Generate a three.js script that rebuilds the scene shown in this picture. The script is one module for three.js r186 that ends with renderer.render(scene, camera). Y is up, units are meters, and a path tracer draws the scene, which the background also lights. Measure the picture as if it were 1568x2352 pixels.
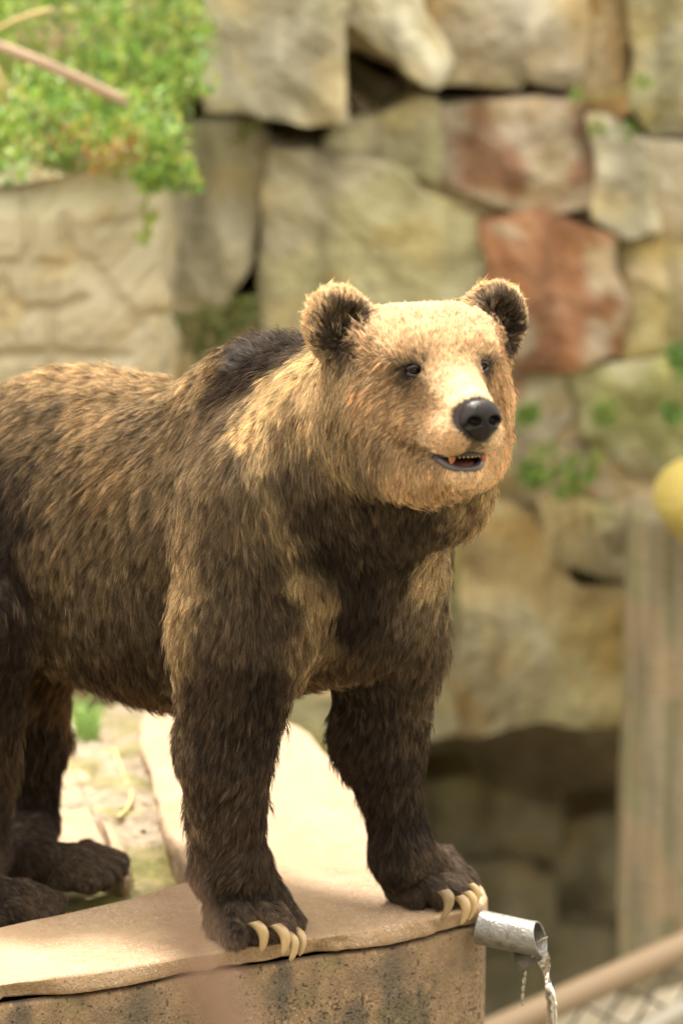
import * as THREE from 'three';
import { mergeGeometries } from 'three/addons/utils/BufferGeometryUtils.js';

// ---------------------------------------------------------------- camera, sky, sun, exposure
const scene = new THREE.Scene();
const EYE = new THREE.Vector3(0, 2.58, 9.4), PITCH = 11 * Math.PI / 180, FOV = 10.3;
const camera = new THREE.PerspectiveCamera(FOV, 682 / 1024, 0.1, 400);
camera.position.copy(EYE);
camera.rotation.set(-PITCH, 0, 0);
camera.focus = 9.6;
camera.userData.fStop = 2.2;
scene.add(camera);

const renderer = new THREE.WebGLRenderer({ antialias: true });
renderer.setSize(682, 1024);
renderer.toneMapping = THREE.LinearToneMapping;
renderer.toneMappingExposure = 2.85;
renderer.shadowMap.enabled = true;

// thin bright overcast: brightest overhead, a wide glow round the veiled sun
const SUN = new THREE.Vector3(-0.22, 0.86, -0.42).normalize();
{
  const w = 256, h = 128, data = new Float32Array(w * h * 4), v = new THREE.Vector3();
  for (let j = 0; j < h; j++) for (let i = 0; i < w; i++) {
    const el = ((j + 0.5) / h - 0.5) * Math.PI, az = ((i + 0.5) / w - 0.5) * 2 * Math.PI;
    v.set(Math.cos(el) * Math.cos(az), Math.sin(el), Math.cos(el) * Math.sin(az));
    const up = Math.max(0, v.y), s = Math.max(0, v.dot(SUN));
    let L = 0.78 * (1 + 1.6 * up) / 1.5 + 0.9 * Math.pow(s, 14);
    if (v.y < 0) L = 0.25;
    const k = (j * w + i) * 4;
    data[k] = L * 1.05; data[k + 1] = L * 0.98; data[k + 2] = L * 0.84; data[k + 3] = 1;
  }
  const t = new THREE.DataTexture(data, w, h, THREE.RGBAFormat, THREE.FloatType);
  t.mapping = THREE.EquirectangularReflectionMapping;
  t.magFilter = t.minFilter = THREE.LinearFilter;
  t.needsUpdate = true;
  scene.background = t;
  scene.environment = t;
}
const sun = new THREE.DirectionalLight(new THREE.Color(1, 0.935, 0.83), 3.0);
sun.position.copy(SUN).multiplyScalar(12);
sun.target.position.set(0, 0.4, -0.5);
sun.castShadow = true;
sun.shadow.radius = 18;
sun.shadow.mapSize.set(2048, 2048);
Object.assign(sun.shadow.camera, { left: -4, right: 4, top: 4, bottom: -4, near: 1, far: 30 });
scene.add(sun, sun.target);

// ---------------------------------------------------------------- small helpers
const V = (x, y, z) => new THREE.Vector3(x, y, z);
let seed = 20240611;
const rnd = () => { seed = (seed + 0x6D2B79F5) | 0; let t = Math.imul(seed ^ (seed >>> 15), 1 | seed); t = (t + Math.imul(t ^ (t >>> 7), 61 | t)) ^ t; return ((t ^ (t >>> 14)) >>> 0) / 4294967296; };
const rr = (a, b) => a + (b - a) * rnd();
const clamp = (x, a, b) => Math.min(b, Math.max(a, x)), lerp = (a, b, t) => a + (b - a) * t;
const sstep = (a, b, x) => { const t = clamp((x - a) / (b - a), 0, 1); return t * t * (3 - 2 * t); };
const hash3 = (x, y, z) => { let h = Math.imul(x, 374761393) ^ Math.imul(y, 668265263) ^ Math.imul(z, 2147483647 - 58764321); h = Math.imul(h ^ (h >>> 13), 1274126177); h ^= h >>> 16; return (h >>> 0) / 4294967296; };
function noise(x, y, z) {
  const xi = Math.floor(x), yi = Math.floor(y), zi = Math.floor(z);
  let u = x - xi, v = y - yi, w = z - zi; u = u * u * (3 - 2 * u); v = v * v * (3 - 2 * v); w = w * w * (3 - 2 * w);
  const h = (a, b, c) => hash3(xi + a, yi + b, zi + c);
  return lerp(lerp(lerp(h(0, 0, 0), h(1, 0, 0), u), lerp(h(0, 1, 0), h(1, 1, 0), u), v), lerp(lerp(h(0, 0, 1), h(1, 0, 1), u), lerp(h(0, 1, 1), h(1, 1, 1), u), v), w);
}
const fbm = (x, y, z, n = 3) => { let s = 0, a = 0.5, t = 0; for (let i = 0; i < n; i++) { s += a * noise(x, y, z); t += a; a *= 0.5; x = x * 2.03 + 17.1; y = y * 2.03 + 5.7; z = z * 2.03 + 9.2; } return s / t; };
// survey of the place: a bearing seen from the photographer's stand (measured on a 1568 x 2352 print) carried out to a depth or a level
const TH = Math.tan(FOV * Math.PI / 360);
function ray(px, py) {
  const nx = (px - 784) / 1176 * TH, ny = -(py - 1176) / 1176 * TH, c = Math.cos(PITCH), s = Math.sin(PITCH);
  return V(nx, -s + ny * c, -c - ny * s);
}
const W = (px, py, z) => { const d = ray(px, py); return d.multiplyScalar((z - EYE.z) / d.z).add(EYE); };
const G = (px, py, y) => { const d = ray(px, py); return d.multiplyScalar((y - EYE.y) / d.y).add(EYE); };
const used = new Map();
const numbered = (n) => { const k = used.get(n) ?? 0; used.set(n, k + 1); return k ? `${n}_${String(k).padStart(3, '0')}` : n; };
function tag(o, label, category, group, kind) { o.userData = { ...o.userData, label, category }; if (group) o.userData.group = group; if (kind) o.userData.kind = kind; return o; }
function group(name, pos = V(0, 0, 0)) { const g = new THREE.Group(); g.name = numbered(name); g.position.copy(pos); scene.add(g); return g; }
function add(name, geo, mat, parent = scene) {
  const m = new THREE.Mesh(geo, mat); m.name = parent === scene ? numbered(name) : name; m.castShadow = m.receiveShadow = true; parent.add(m);
  if (parent !== scene && parent.isGroup) { const w = parent.position; if (w.lengthSq() && !geo.userData.local) geo.translate(-w.x, -w.y, -w.z); }
  return m;
}
const structure = (o) => { o.userData.kind = 'structure'; return o; };
function geom(pos, idx, col, uv) {
  const g = new THREE.BufferGeometry();
  g.setAttribute('position', new THREE.BufferAttribute(pos instanceof Float32Array ? pos : new Float32Array(pos), 3));
  if (col) g.setAttribute('color', new THREE.BufferAttribute(new Float32Array(col), 3));
  if (uv) g.setAttribute('uv', new THREE.BufferAttribute(new Float32Array(uv), 2));
  g.setIndex(idx); g.computeVertexNormals(); return g;
}
const mat = (o) => new THREE.MeshStandardMaterial({ roughness: 0.9, metalness: 0, ...o });
const C = (r, g, b) => new THREE.Color().setRGB(r, g, b);
// tileable colour + bump textures, size px over `metres`
function texture(size, metres, fn) {
  const col = new Uint8Array(size * size * 4), bmp = new Uint8Array(size * size * 4), toS = (x) => 255 * (x <= 0.0031308 ? 12.92 * x : 1.055 * Math.pow(x, 1 / 2.4) - 0.055);
  for (let j = 0; j < size; j++) for (let i = 0; i < size; i++) {
    const [r, g, b, h] = fn(i / size, j / size, i, j), k = (j * size + i) * 4;
    col[k] = clamp(toS(r), 0, 255); col[k + 1] = clamp(toS(g), 0, 255); col[k + 2] = clamp(toS(b), 0, 255); col[k + 3] = 255;
    bmp[k] = bmp[k + 1] = bmp[k + 2] = clamp(h * 255, 0, 255); bmp[k + 3] = 255;
  }
  const mk = (d, srgb) => { const t = new THREE.DataTexture(d, size, size); t.wrapS = t.wrapT = THREE.RepeatWrapping; t.magFilter = THREE.LinearFilter; t.minFilter = THREE.LinearMipmapLinearFilter; if (srgb) t.colorSpace = THREE.SRGBColorSpace; t.repeat.set(1 / metres, 1 / metres); t.needsUpdate = true; return t; };
  return { map: mk(col, true), bumpMap: mk(bmp, false) };
}
// periodic noise on the unit square
const pn = (u, v, f, s = 0) => { const a = noise(u * f, v * f, s), b = noise((u - 1) * f, v * f, s), c = noise(u * f, (v - 1) * f, s), d = noise((u - 1) * f, (v - 1) * f, s); const x = sstep(0.7, 1, u), y = sstep(0.7, 1, v); return lerp(lerp(a, b, x), lerp(c, d, x), y); };
// ---------------------------------------------------------------- surfaces
const CONCRETE = texture(1024, 0.5, (u, v) => {
  const a = pn(u, v, 6), b = pn(u, v, 40, 3), c = pn(u, v, 150, 7), d = pn(u, v, 150, 11), e = pn(u, v, 240, 15);
  let r = 0.36 + (a - .5) * .08 + (b - .5) * .05, g = 0.245 + (a - .5) * .07 + (b - .5) * .05, bl = 0.15 + (a - .5) * .06 + (b - .5) * .05, h = 0.5 + (b - .5) * .25 + (c - .5) * .5;
  if (d > .80) { r = .30; g = .22; bl = .16; h -= .3; } else if (d < .13) { r = .50; g = .42; bl = .32; h += .15; }
  if (e > .88) { r = .42; g = .17; bl = .10; } else if (e < .1) { r = .16; g = .13; bl = .10; h -= .4; }
  const k = 0.86 + .28 * c; return [r * k, g * k, bl * k, h];
});
const WALLCON = texture(1024, 0.5, (u, v) => {
  const a = pn(u, v, 5), b = pn(u, v, 30, 3), c = pn(u, v, 160, 7), d = pn(u, v, 110, 11), st = pn(u * 1, v * .35, 14, 21), pits = pn(u, v, 46, 27);
  let k = (.72 + .5 * c) * (.8 + .4 * b), r = .225, g = .148, bl = .085, h = .5 + (c - .5) * .6 + (b - .5) * .3;
  const damp = sstep(.5, .75, a * .6 + st * .5), moss = sstep(.58, .8, pn(u, v, 9, 33));
  r = lerp(r, .09, damp * .85); g = lerp(g, .072, damp * .85); bl = lerp(bl, .052, damp * .85);
  r = lerp(r, .12, moss * .5); g = lerp(g, .10, moss * .5); bl = lerp(bl, .045, moss * .5);
  if (d > .79) k *= .45, h -= .35; if (d < .16) k *= 1.45; if (pits > .9) k *= .35, h -= .6;
  return [r * k, g * k, bl * k, h];
});
const ROCK = texture(1024, 0.7, (u, v) => {
  const a = pn(u, v, 4), b = pn(u, v, 13, 3), c = pn(u, v, 45, 7), d = pn(u, v, 140, 11);
  const k = (.82 + .2 * a + .16 * b) * (.86 + .28 * c) * (.9 + .2 * d), y = sstep(.55, .75, pn(u, v, 7, 19)), w = sstep(.6, .8, pn(u, v, 10, 29));
  return [k * lerp(lerp(.9, .93, y), 1.06, w), k * lerp(lerp(.88, .84, y), 1.06, w), k * lerp(lerp(.82, .66, y), 1.04, w), .5 + (b - .5) * .5 + (c - .5) * .5 + (d - .5) * .2];
});
const BED = texture(512, 0.5, (u, v) => { const a = pn(u, v, 7), b = pn(u, v, 30, 3), c = pn(u, v, 80, 7), k = .6 + .5 * b + .4 * c, m = sstep(.35, .65, a); return [k * lerp(.24, .17, m), k * lerp(.19, .15, m), k * lerp(.11, .05, m), b * .6 + c * .4]; });
const MUD = texture(512, 0.5, (u, v) => { const a = pn(u, v, 7), b = pn(u, v, 24, 3), c = pn(u, v, 80, 7), k = .6 + .5 * b + .4 * c; return [k * lerp(.28, .36, a), k * lerp(.24, .32, a), k * lerp(.18, .26, a), b * .6 + c * .4]; });
const mapped = (t, o = {}, bump = 0.004) => mat({ map: t.map, bumpMap: t.bumpMap, bumpScale: bump, ...o });

// ---------------------------------------------------------------- the pit round the ledge
structure(add('pit_ground', (() => { const g = new THREE.PlaneGeometry(240, 240, 1, 1); g.rotateX(-Math.PI / 2); g.translate(0, -1.75, -20); const uv = g.attributes.uv; for (let i = 0; i < 4; i++) uv.setXY(i, uv.getX(i) * 240, uv.getY(i) * 240); return g; })(), mapped(MUD, { color: C(.5, .5, .42) }, .01)));

// concrete castings: outline (x, z) -> rounded arris, recessed joint, body below
function casting(outline, profile, noiseAmp, topTris = true) {
  const pts = [];
  outline.forEach(([x, z], i) => { const [X, Z] = outline[(i + 1) % outline.length], L = Math.hypot(X - x, Z - z), n = Math.max(1, Math.round(L / 0.018)); for (let k = 0; k < n; k++) pts.push([lerp(x, X, k / n), lerp(z, Z, k / n)]); });
  let area = 0; pts.forEach(([x, z], i) => { const [X, Z] = pts[(i + 1) % pts.length]; area += x * Z - X * z; });
  const N = pts.length, sgn = area > 0 ? 1 : -1, nor = pts.map((_, i) => { const [ax, az] = pts[(i + N - 2) % N], [bx, bz] = pts[(i + 2) % N], l = Math.hypot(bx - ax, bz - az) || 1; return [(bz - az) / l * sgn, -(bx - ax) / l * sgn]; });
  const pos = [], uv = [], idx = []; let arc = 0; const run = pts.map((p, i) => { const q = pts[(i + N - 1) % N]; if (i) arc += Math.hypot(p[0] - q[0], p[1] - q[1]); return arc; });
  profile.forEach(([inset, y, amp], r) => pts.forEach(([x, z], i) => {
    const e = (fbm(x * 26, y * 26 + 40, z * 26, 3) - .5) * noiseAmp * amp + (fbm(x * 7, 3, z * 7, 2) - .5) * noiseAmp * amp * .8, chip = amp > 1 ? sstep(.52, .72, fbm(run[i] * 7, 5, 1, 2)) * (.004 + .016 * noise(run[i] * 55, y * 90, 2)) * Math.min(1, amp - .6) : 0, k = -inset + e - chip;
    pos.push(x + nor[i][0] * k, y + (amp > 0 && y < -0.002 ? (fbm(x * 12, 9, z * 12, 2) - .5) * noiseAmp * .7 * Math.min(1, amp) : 0), z + nor[i][1] * k); uv.push(run[i], y - inset);
  }));
  for (let r = 0; r < profile.length - 1; r++) for (let i = 0; i < N; i++) { const a = r * N + i, b = r * N + (i + 1) % N; if (sgn > 0) idx.push(a, b, b + N, a, b + N, a + N); else idx.push(a, b + N, b, a, a + N, b + N); }
  const side = geom(pos, idx, null, uv);
  if (!topTris) return side;
  const ring = pts.map((_, i) => new THREE.Vector2(pos[i * 3], pos[i * 3 + 2])), tris = THREE.ShapeUtils.triangulateShape(ring, []), tp = [], tu = [], ti = [];
  ring.forEach((p, i) => { tp.push(p.x, pos[i * 3 + 1], p.y); tu.push(p.x, p.y); });
  tris.forEach(([a, b, c]) => { const A = ring[a], Bq = ring[b], Cq = ring[c], cr = (Bq.x - A.x) * (Cq.y - A.y) - (Cq.x - A.x) * (Bq.y - A.y); if (cr > 0) ti.push(a, c, b); else ti.push(a, b, c); });
  return mergeGeometries([side, geom(tp, ti, null, tu)]);
}
const onTop = (px, py) => { const p = G(px, py, 0); return [p.x, p.z]; };
const along = (a, b, t) => [a[0] + (b[0] - a[0]) * t, a[1] + (b[1] - a[1]) * t];
const ledgeLine = [
  along(onTop(400, 2200), onTop(0, 2262), 2.6), onTop(0, 2262), onTop(230, 2232), onTop(400, 2203), onTop(560, 2180), onTop(700, 2158), onTop(900, 2128), onTop(1000, 2106), onTop(1070, 2088), onTop(1112, 2072), onTop(1122, 2056), onTop(1112, 2036), onTop(1080, 2005), onTop(1040, 1974), onTop(970, 1918),
  onTop(860, 1818), onTop(750, 1728), onTop(715, 1686), onTop(690, 1668), onTop(650, 1655), onTop(560, 1640), onTop(420, 1630), onTop(330, 1632), onTop(320, 1700), onTop(345, 1780), onTop(362, 1850), onTop(392, 1925), onTop(415, 1975), onTop(438, 2000), onTop(446, 2016),
  onTop(432, 2022), onTop(300, 2062), onTop(150, 2096), onTop(0, 2128), along(onTop(300, 2062), onTop(0, 2128), 2.6),
];
const ledge = group('concrete_ledge', V(0, -1.75, -.6));
tag(ledge, 'pinkish tan concrete ledge with a stained front face, under the bear, holding a metal spout', 'ledge');
add('cap', casting(ledgeLine, [[0.007, 0, .15], [0.003, -0.0015, .5], [0.0005, -0.0045, .8], [0, -0.012, 1.2], [0.0, -0.021, 1.8], [0.002, -0.030, 2.2], [0.010, -0.0335, 1.4], [0.03, -0.034, 1]], 0.012), mapped(CONCRETE, {}, .0025), ledge);
add('block', casting(ledgeLine, [[0.03, -0.0395, 0], [0.009, -0.040, 1], [0.005, -0.046, .8], [0.005, -0.08, .6], [0.009, -0.4, .3], [0.009, -1.75, .3]], 0.008, false), mapped(WALLCON, {}, .003), ledge);
// the second block on the far side of the runnel
const onKerb = (px, py) => { const p = G(px, py, -.03); return [p.x, p.z]; };
const blockLine = [onKerb(302, 1985), onKerb(298, 1950), onKerb(282, 1905), onKerb(246, 1835), onKerb(208, 1760), onKerb(172, 1690), onKerb(150, 1665), onKerb(-600, 1665), onKerb(-600, 1935), onKerb(60, 1935), onKerb(190, 1965), onKerb(250, 1992), onKerb(286, 2001), onKerb(298, 1996)];
const kerb = group('concrete_kerb', V(-.7, -.2, -1));
tag(kerb, 'rounded concrete kerb block on the far side of the water channel, by the hind paw', 'kerb');
add('kerb_block', casting(blockLine, [[0.03, 0, 0], [0.016, -0.003, .4], [0.006, -0.011, .7], [0, -0.024, 1], [-0.008, -0.09, 1], [-0.01, -0.3, 1]].map(([a, b, c]) => [a, b - .03, c]), 0.008), mapped(CONCRETE, {}, .0025), kerb);
// channel bed and water
{
  const g = new THREE.PlaneGeometry(2.0, 2.2, 110, 120); g.rotateX(-Math.PI / 2); g.translate(-.95, 0, -.85); const p = g.attributes.position, uv = g.attributes.uv;
  for (let i = 0; i < p.count; i++) { const x = p.getX(i), z = p.getZ(i), up = sstep(-.72, -.98, z); p.setY(i, -0.078 + up * .045 + (fbm(x * 22, z * 22, 3, 3) - .5) * .03 * (0.5 + up) + (noise(x * 70, z * 70, 4) - .5) * .006); uv.setXY(i, x, z); }
  const col = []; for (let i = 0; i < p.count; i++) { const z = p.getZ(i), x = p.getX(i), t = sstep(-.7, -.95, z + (fbm(x * 20, z * 20, 9) - .5) * .3); col.push(lerp(1, .95, t), lerp(1, .93, t), lerp(1, 1.1, t)); }
  g.setAttribute('color', new THREE.BufferAttribute(new Float32Array(col), 3)); g.computeVertexNormals();
  // only what lies inside the runnel
  const bank = [along(onTop(300, 2062), onTop(0, 2128), 2.6), onTop(0, 2128), onTop(150, 2096), onTop(300, 2062), onTop(432, 2022), onTop(446, 2016)].map(([x, z]) => [x + .03, z + .04]).concat([onTop(438, 2000), onTop(415, 1975), onTop(392, 1925), onTop(362, 1850), onTop(345, 1780), onTop(320, 1700), onTop(330, 1632)].map(([x, z]) => [x + .05, z]), [[-.5, -2.1], [-2.2, -2.1], [-2.2, .3]]);
  const inside = (x, z) => { let c = false; for (let i = 0, j = bank.length - 1; i < bank.length; j = i++) { const [a, b] = bank[i], [d, e] = bank[j]; if (b > z !== e > z && x < (d - a) * (z - b) / (e - b) + a) c = !c; } return c; };
  const keep = [], ix = g.index.array; for (let k = 0; k < ix.length; k += 3) { const a = ix[k], x = p.getX(a), z = p.getZ(a); if (inside(x, z)) keep.push(ix[k], ix[k + 1], ix[k + 2]); }
  g.setIndex(keep);
  structure(add('channel_bed', g, mapped(BED, { vertexColors: true }, .004)));
  const w = new THREE.PlaneGeometry(1.85, 1.0, 130, 90); w.rotateX(-Math.PI / 2); w.translate(-.96, -.049, -.42); const q = w.attributes.position;
  for (let i = 0; i < q.count; i++) { const x = q.getX(i), z = q.getZ(i); q.setY(i, -.049 + (fbm(x * 30 + z * 10, z * 38, 2, 2) - .5) * .0035); }
  { const wk = [], iw = w.index.array; for (let k = 0; k < iw.length; k += 3) if (inside(q.getX(iw[k]), q.getZ(iw[k]))) wk.push(iw[k], iw[k + 1], iw[k + 2]); w.setIndex(wk); }
  w.computeVertexNormals();
  structure(add('water', w, new THREE.MeshPhysicalMaterial({ color: C(.9, .93, .8), roughness: 0.03, transmission: 1, thickness: 0, ior: 1.33 })));
}
// ---------------------------------------------------------------- rock wall behind
const WZ = -3.4;
const rockMats = {};
const rockMat = (k, c) => rockMats[k] ??= mapped(ROCK, { color: C(...c), vertexColors: true }, .012);
const TONES = { beige: [.54, .495, .37], pale: [.56, .52, .40], grey: [.50, .445, .35], tan: [.48, .39, .255], olive: [.48, .45, .31], brown: [.36, .30, .20], red: [.48, .40, .31], dim: [.40, .355, .235], caveShade: [.27, .24, .155], rust: [.46, .30, .18], fake: [.43, .385, .28] };  // the darkest stone tone carries the painted shade of the cave
// a stone from its outline in the wall, rounded at the arrises and lumpy
function stone(parent, poly, tone, o = {}) {
  const z0 = o.z ?? WZ, deep = o.deep ?? .3, bulge = .012, tx = rr(-.10, .10), ty = rr(-.08, .14), lump = o.lump ?? .055, mx = poly.reduce((a, p) => a + p[0], 0) / poly.length, my = poly.reduce((a, p) => a + p[1], 0) / poly.length, grow = (v, m) => v + Math.sign(v - m) * (o.grow ?? 11), P = poly.map(([x, y]) => W(grow(x, mx), grow(y, my), z0));
  const n = P.length, c = P.reduce((a, p) => a.add(p), V()).multiplyScalar(1 / n), ring = [];
  P.forEach((p, i) => { const q = P[(i + 1) % n], L = p.distanceTo(q), k = Math.max(2, Math.round(L / .022)); for (let j = 0; j < k; j++) ring.push(p.clone().lerp(q, j / k)); });
  for (let pass = 0; pass < 0; pass++) { const old = ring.map((p) => p.clone()); ring.forEach((p, i) => p.copy(old[i]).multiplyScalar(.5).addScaledVector(old[(i + 1) % ring.length], .25).addScaledVector(old[(i + ring.length - 1) % ring.length], .25)); }
  const M = ring.length, rows = [[1.0, -deep], [1.005, -.10], [1.0, -.020], [.993, -.004], [.982, .001], [.86, .4], [.7, .6], [.55, .78], [.38, .9], [.2, .97], [.06, 1]], pos = [], uv = [], col = [], idx = [], sd = rnd() * 50;
  rows.forEach(([s, h], r) => ring.forEach((p) => {
    const x = c.x + (p.x - c.x) * s, y = c.y + (p.y - c.y) * s; let z = lerp(c.z, p.z, s) + (h > 0.01 ? bulge * h : h);
    const nz = (fbm(x * 5 + sd, y * 5, 2, 3) - .5) * lump * 2 + (fbm(x * 17 + sd, y * 17, 5, 2) - .5) * lump * .7, ex = (fbm(x * 9, y * 9 + sd, 7, 2) - .5) * .05;
    pos.push(x + ex * (s > .9 ? 1 : s), y + ex * .8 * (s > .9 ? 1 : s), z + nz * (h > -.05 ? 1 : .3) + (x - c.x) * tx + (y - c.y) * ty); uv.push(x + sd, y + z * .7);
    const t = o.paint ? o.paint(x, y, sd) : [1, 1, 1], m = fbm(x * 6 + sd, y * 6, 11, 3), l = sstep(.5, .66, fbm(x * 4 + sd, y * 4, 19, 3)) * (o.lichen ?? .5);
    const st = sstep(.5, .72, fbm(x * 13 + sd, y * 2.6, 23, 3)) * .35, k = (.78 + .34 * m) * (.88 + .24 * noise(x * 24 + sd, y * 24, 3)) * (1 - st); col.push(k * t[0] * lerp(1, .92, l), k * t[1] * lerp(1, .97, l), k * t[2] * lerp(1, .74, l));
  }));
  for (let r = 0; r < rows.length - 1; r++) for (let i = 0; i < M; i++) { const a = r * M + i, b = r * M + (i + 1) % M; idx.push(a, b + M, b, a, a + M, b + M); }
  const top = (rows.length - 1) * M; for (let i = 1; i < M - 1; i++) idx.push(top, top + i + 1, top + i);
  const g = geom(pos, idx, col, uv); if (g.attributes.normal.getZ(top) < 0) { for (let i = 0; i < idx.length; i += 3) [idx[i + 1], idx[i + 2]] = [idx[i + 2], idx[i + 1]]; g.setIndex(idx); g.computeVertexNormals(); }
  return add('stone', g, rockMat(tone, TONES[tone]), parent);
}
const wall = group('rock_wall', V(0, -1.75, WZ - .2));
tag(wall, 'high wall of large weathered quarry stones with dark joints behind the bear', 'wall');
{ // the packed earth and mortar that the stones sit in
  const g = new THREE.BoxGeometry(5.0, 3.0, 2.6, 220, 140, 1); g.translate(.3, W(0, 1610, WZ).y + 1.5, WZ - 1.315); const p = g.attributes.position;
  const hollow = [[[604, 320], [596, 480], [575, 600], [560, 690]], [[450, 262], [600, 285], [780, 292]], [[1010, 205], [1180, 222], [1340, 225]], [[1420, 548], [1500, 545]], [[1240, 1285], [1330, 1345], [1400, 1352]], [[1452, 240], [1490, 312]], [[1050, 1180], [1052, 1700]], [[830, 190], [900, 230]], [[800, 170], [880, 200]], [[1190, 850], [1300, 850]]].map((l) => l.map(([x, y]) => W(x, y, WZ)));
  for (let i = 0; i < p.count; i++) if (p.getZ(i) > WZ - .2) { const x = p.getX(i), y = p.getY(i); let d = 9; for (const l of hollow) for (let k = 0; k < l.length - 1; k++) { const a = l[k], b = l[k + 1], t = clamp(((x - a.x) * (b.x - a.x) + (y - a.y) * (b.y - a.y)) / ((b.x - a.x) ** 2 + (b.y - a.y) ** 2), 0, 1); d = Math.min(d, Math.hypot(x - lerp(a.x, b.x, t), y - lerp(a.y, b.y, t))); } p.setZ(i, p.getZ(i) + (fbm(x * 5, y * 5, 1, 3) - .5) * .05 + (fbm(x * 20, y * 20, 1, 2) - .5) * .02 - .35 * sstep(.055, .015, d)); } g.computeVertexNormals();
  const uv = g.attributes.uv; for (let i = 0; i < uv.count; i++) uv.setXY(i, p.getX(i), p.getY(i));
  add('mortar', g, mapped(MUD, { color: C(1.45, 1.32, 1.0) }, .01), wall);
  const b = new THREE.BoxGeometry(5.0, 2.0, .4, 60, 20, 1); b.translate(.3, W(0, 1690, WZ).y - .95, WZ - 1.75); const bu = b.attributes.uv, bp = b.attributes.position; for (let i = 0; i < bu.count; i++) bu.setXY(i, bp.getX(i), bp.getY(i));
  add('recess_back', b, mapped(MUD, { color: C(.95, .86, .62) }, .01), wall);
}
const redPatch = (x, y, s) => { const t = sstep(.5, .62, fbm(x * 13, y * 8, 3, 3)) * .85; return [lerp(1, .62, t), lerp(1, .36, t), lerp(1, .27, t)]; };
const redBlock = (x, y) => { const e = W(1330, 700, WZ), up = W(1200, 600, WZ), t = sstep(.44, .58, fbm(x * 12 + 3, y * 12, 8, 3) + sstep(.10, -.02, x - e.x) * .14 + sstep(-.1, .05, y - up.y) * .10) * .9; return [lerp(1, .66, t), lerp(1, .34, t), lerp(1, .20, t)]; };
const mossy = (x, y, s) => { const t = sstep(.45, .62, fbm(x * 6 + s, y * 6, 4, 3)); return [lerp(1, .82, t), lerp(1, .86, t), lerp(1, .6, t)]; };
const warmFoot = (x, y, s) => { const t = sstep(.44, .6, fbm(x * 8 + s, y * 5, 6, 3)); return [lerp(1, 1.03, t), lerp(1, .9, t), lerp(1, .7, t)]; };
stone(wall, [[478, -60], [780, -60], [794, 60], [790, 180], [788, 272], [700, 276], [590, 255], [486, 240], [466, 130]], 'beige', { z: WZ + .22, bulge: .03, lichen: .8 });
stone(wall, [[370, -60], [466, -60], [462, 60], [440, 108], [395, 60]], 'tan', { z: WZ + .05 });
stone(wall, [[800, -60], [955, -60], [985, 40], [1030, 128], [1000, 190], [965, 188], [870, 118], [805, 60]], 'pale', { z: WZ + .12, bulge: .06 });
stone(wall, [[800, 110], [860, 150], [945, 200], [905, 255], [850, 275], [800, 240]], 'brown', { z: WZ - .22, bulge: .02 });
stone(wall, [[972, -60], [1325, -60], [1335, 60], [1330, 185], [1275, 205], [1195, 180], [1180, 205], [1120, 190], [1020, 180], [1040, 128], [1000, 40]], 'grey', { z: WZ + .06, bulge: .05, lump: .06, paint: warmFoot });
stone(wall, [[1340, -60], [1435, -60], [1445, 60], [1448, 240], [1405, 262], [1345, 235], [1335, 120]], 'tan', { z: WZ + .05, paint: warmFoot });
stone(wall, [[1450, -60], [1640, -60], [1640, 312], [1505, 308], [1458, 240]], 'olive', { z: WZ + .08 });
stone(wall, [[350, 380], [455, 282], [540, 285], [605, 330], [585, 460], [555, 600], [512, 690], [430, 745], [330, 740], [340, 560]], 'pale', { z: WZ + .02, bulge: .03 });
stone(wall, [[632, 332], [735, 338], [880, 395], [1040, 465], [1108, 520], [1112, 640], [1108, 745], [900, 790], [700, 800], [600, 770], [602, 600], [616, 480]], 'beige', { z: WZ + .05, bulge: .03, lichen: .7 });
stone(wall, [[775, 290], [870, 280], [955, 225], [998, 240], [1006, 400], [920, 395], [850, 375], [745, 330]], 'olive', { z: WZ + .03, bulge: .02 });
stone(wall, [[1012, 255], [1140, 240], [1335, 232], [1352, 330], [1358, 470], [1260, 482], [1130, 478], [1060, 440], [1015, 405]], 'red', { z: WZ + .06, paint: redPatch, bulge: .03 });
stone(wall, [[1352, 275], [1445, 290], [1475, 400], [1500, 525], [1430, 540], [1375, 485]], 'pale', { z: WZ + .08 });
stone(wall, [[1462, 322], [1640, 322], [1640, 538], [1512, 538], [1485, 420]], 'grey', { z: WZ + .05 });
stone(wall, [[1115, 515], [1210, 500], [1300, 520], [1415, 545], [1430, 700], [1428, 800], [1290, 842], [1195, 842], [1118, 740]], 'red', { z: WZ + .07, paint: redBlock, bulge: .03 });
stone(wall, [[1432, 560], [1640, 548], [1640, 800], [1445, 808]], 'tan', { z: WZ + .05, lichen: .9 });
stone(wall, [[1120, 850], [1300, 858], [1310, 950], [1250, 1010], [1120, 990]], 'grey', { z: WZ + .02, paint: redPatch });
stone(wall, [[1315, 862], [1510, 825], [1640, 840], [1640, 1080], [1480, 1095], [1340, 1010]], 'olive', { z: WZ + .04, paint: mossy });
stone(wall, [[1080, 1000], [1250, 1020], [1330, 1020], [1410, 1090], [1390, 1140], [1200, 1150], [1080, 1130]], 'brown', { z: WZ + .0, paint: redPatch });
stone(wall, [[920, 1160], [1040, 1180], [1045, 1400], [1058, 1690], [960, 1700], [900, 1400]], 'olive', { z: WZ - .02, paint: mossy });
stone(wall, [[1062, 1180], [1150, 1165], [1235, 1175], [1275, 1290], [1330, 1350], [1440, 1360], [1448, 1500], [1440, 1640], [1350, 1655], [1250, 1648], [1150, 1680], [1066, 1695], [1062, 1450]], 'dim', { z: WZ + .03, bulge: .06, paint: warmFoot });
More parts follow.
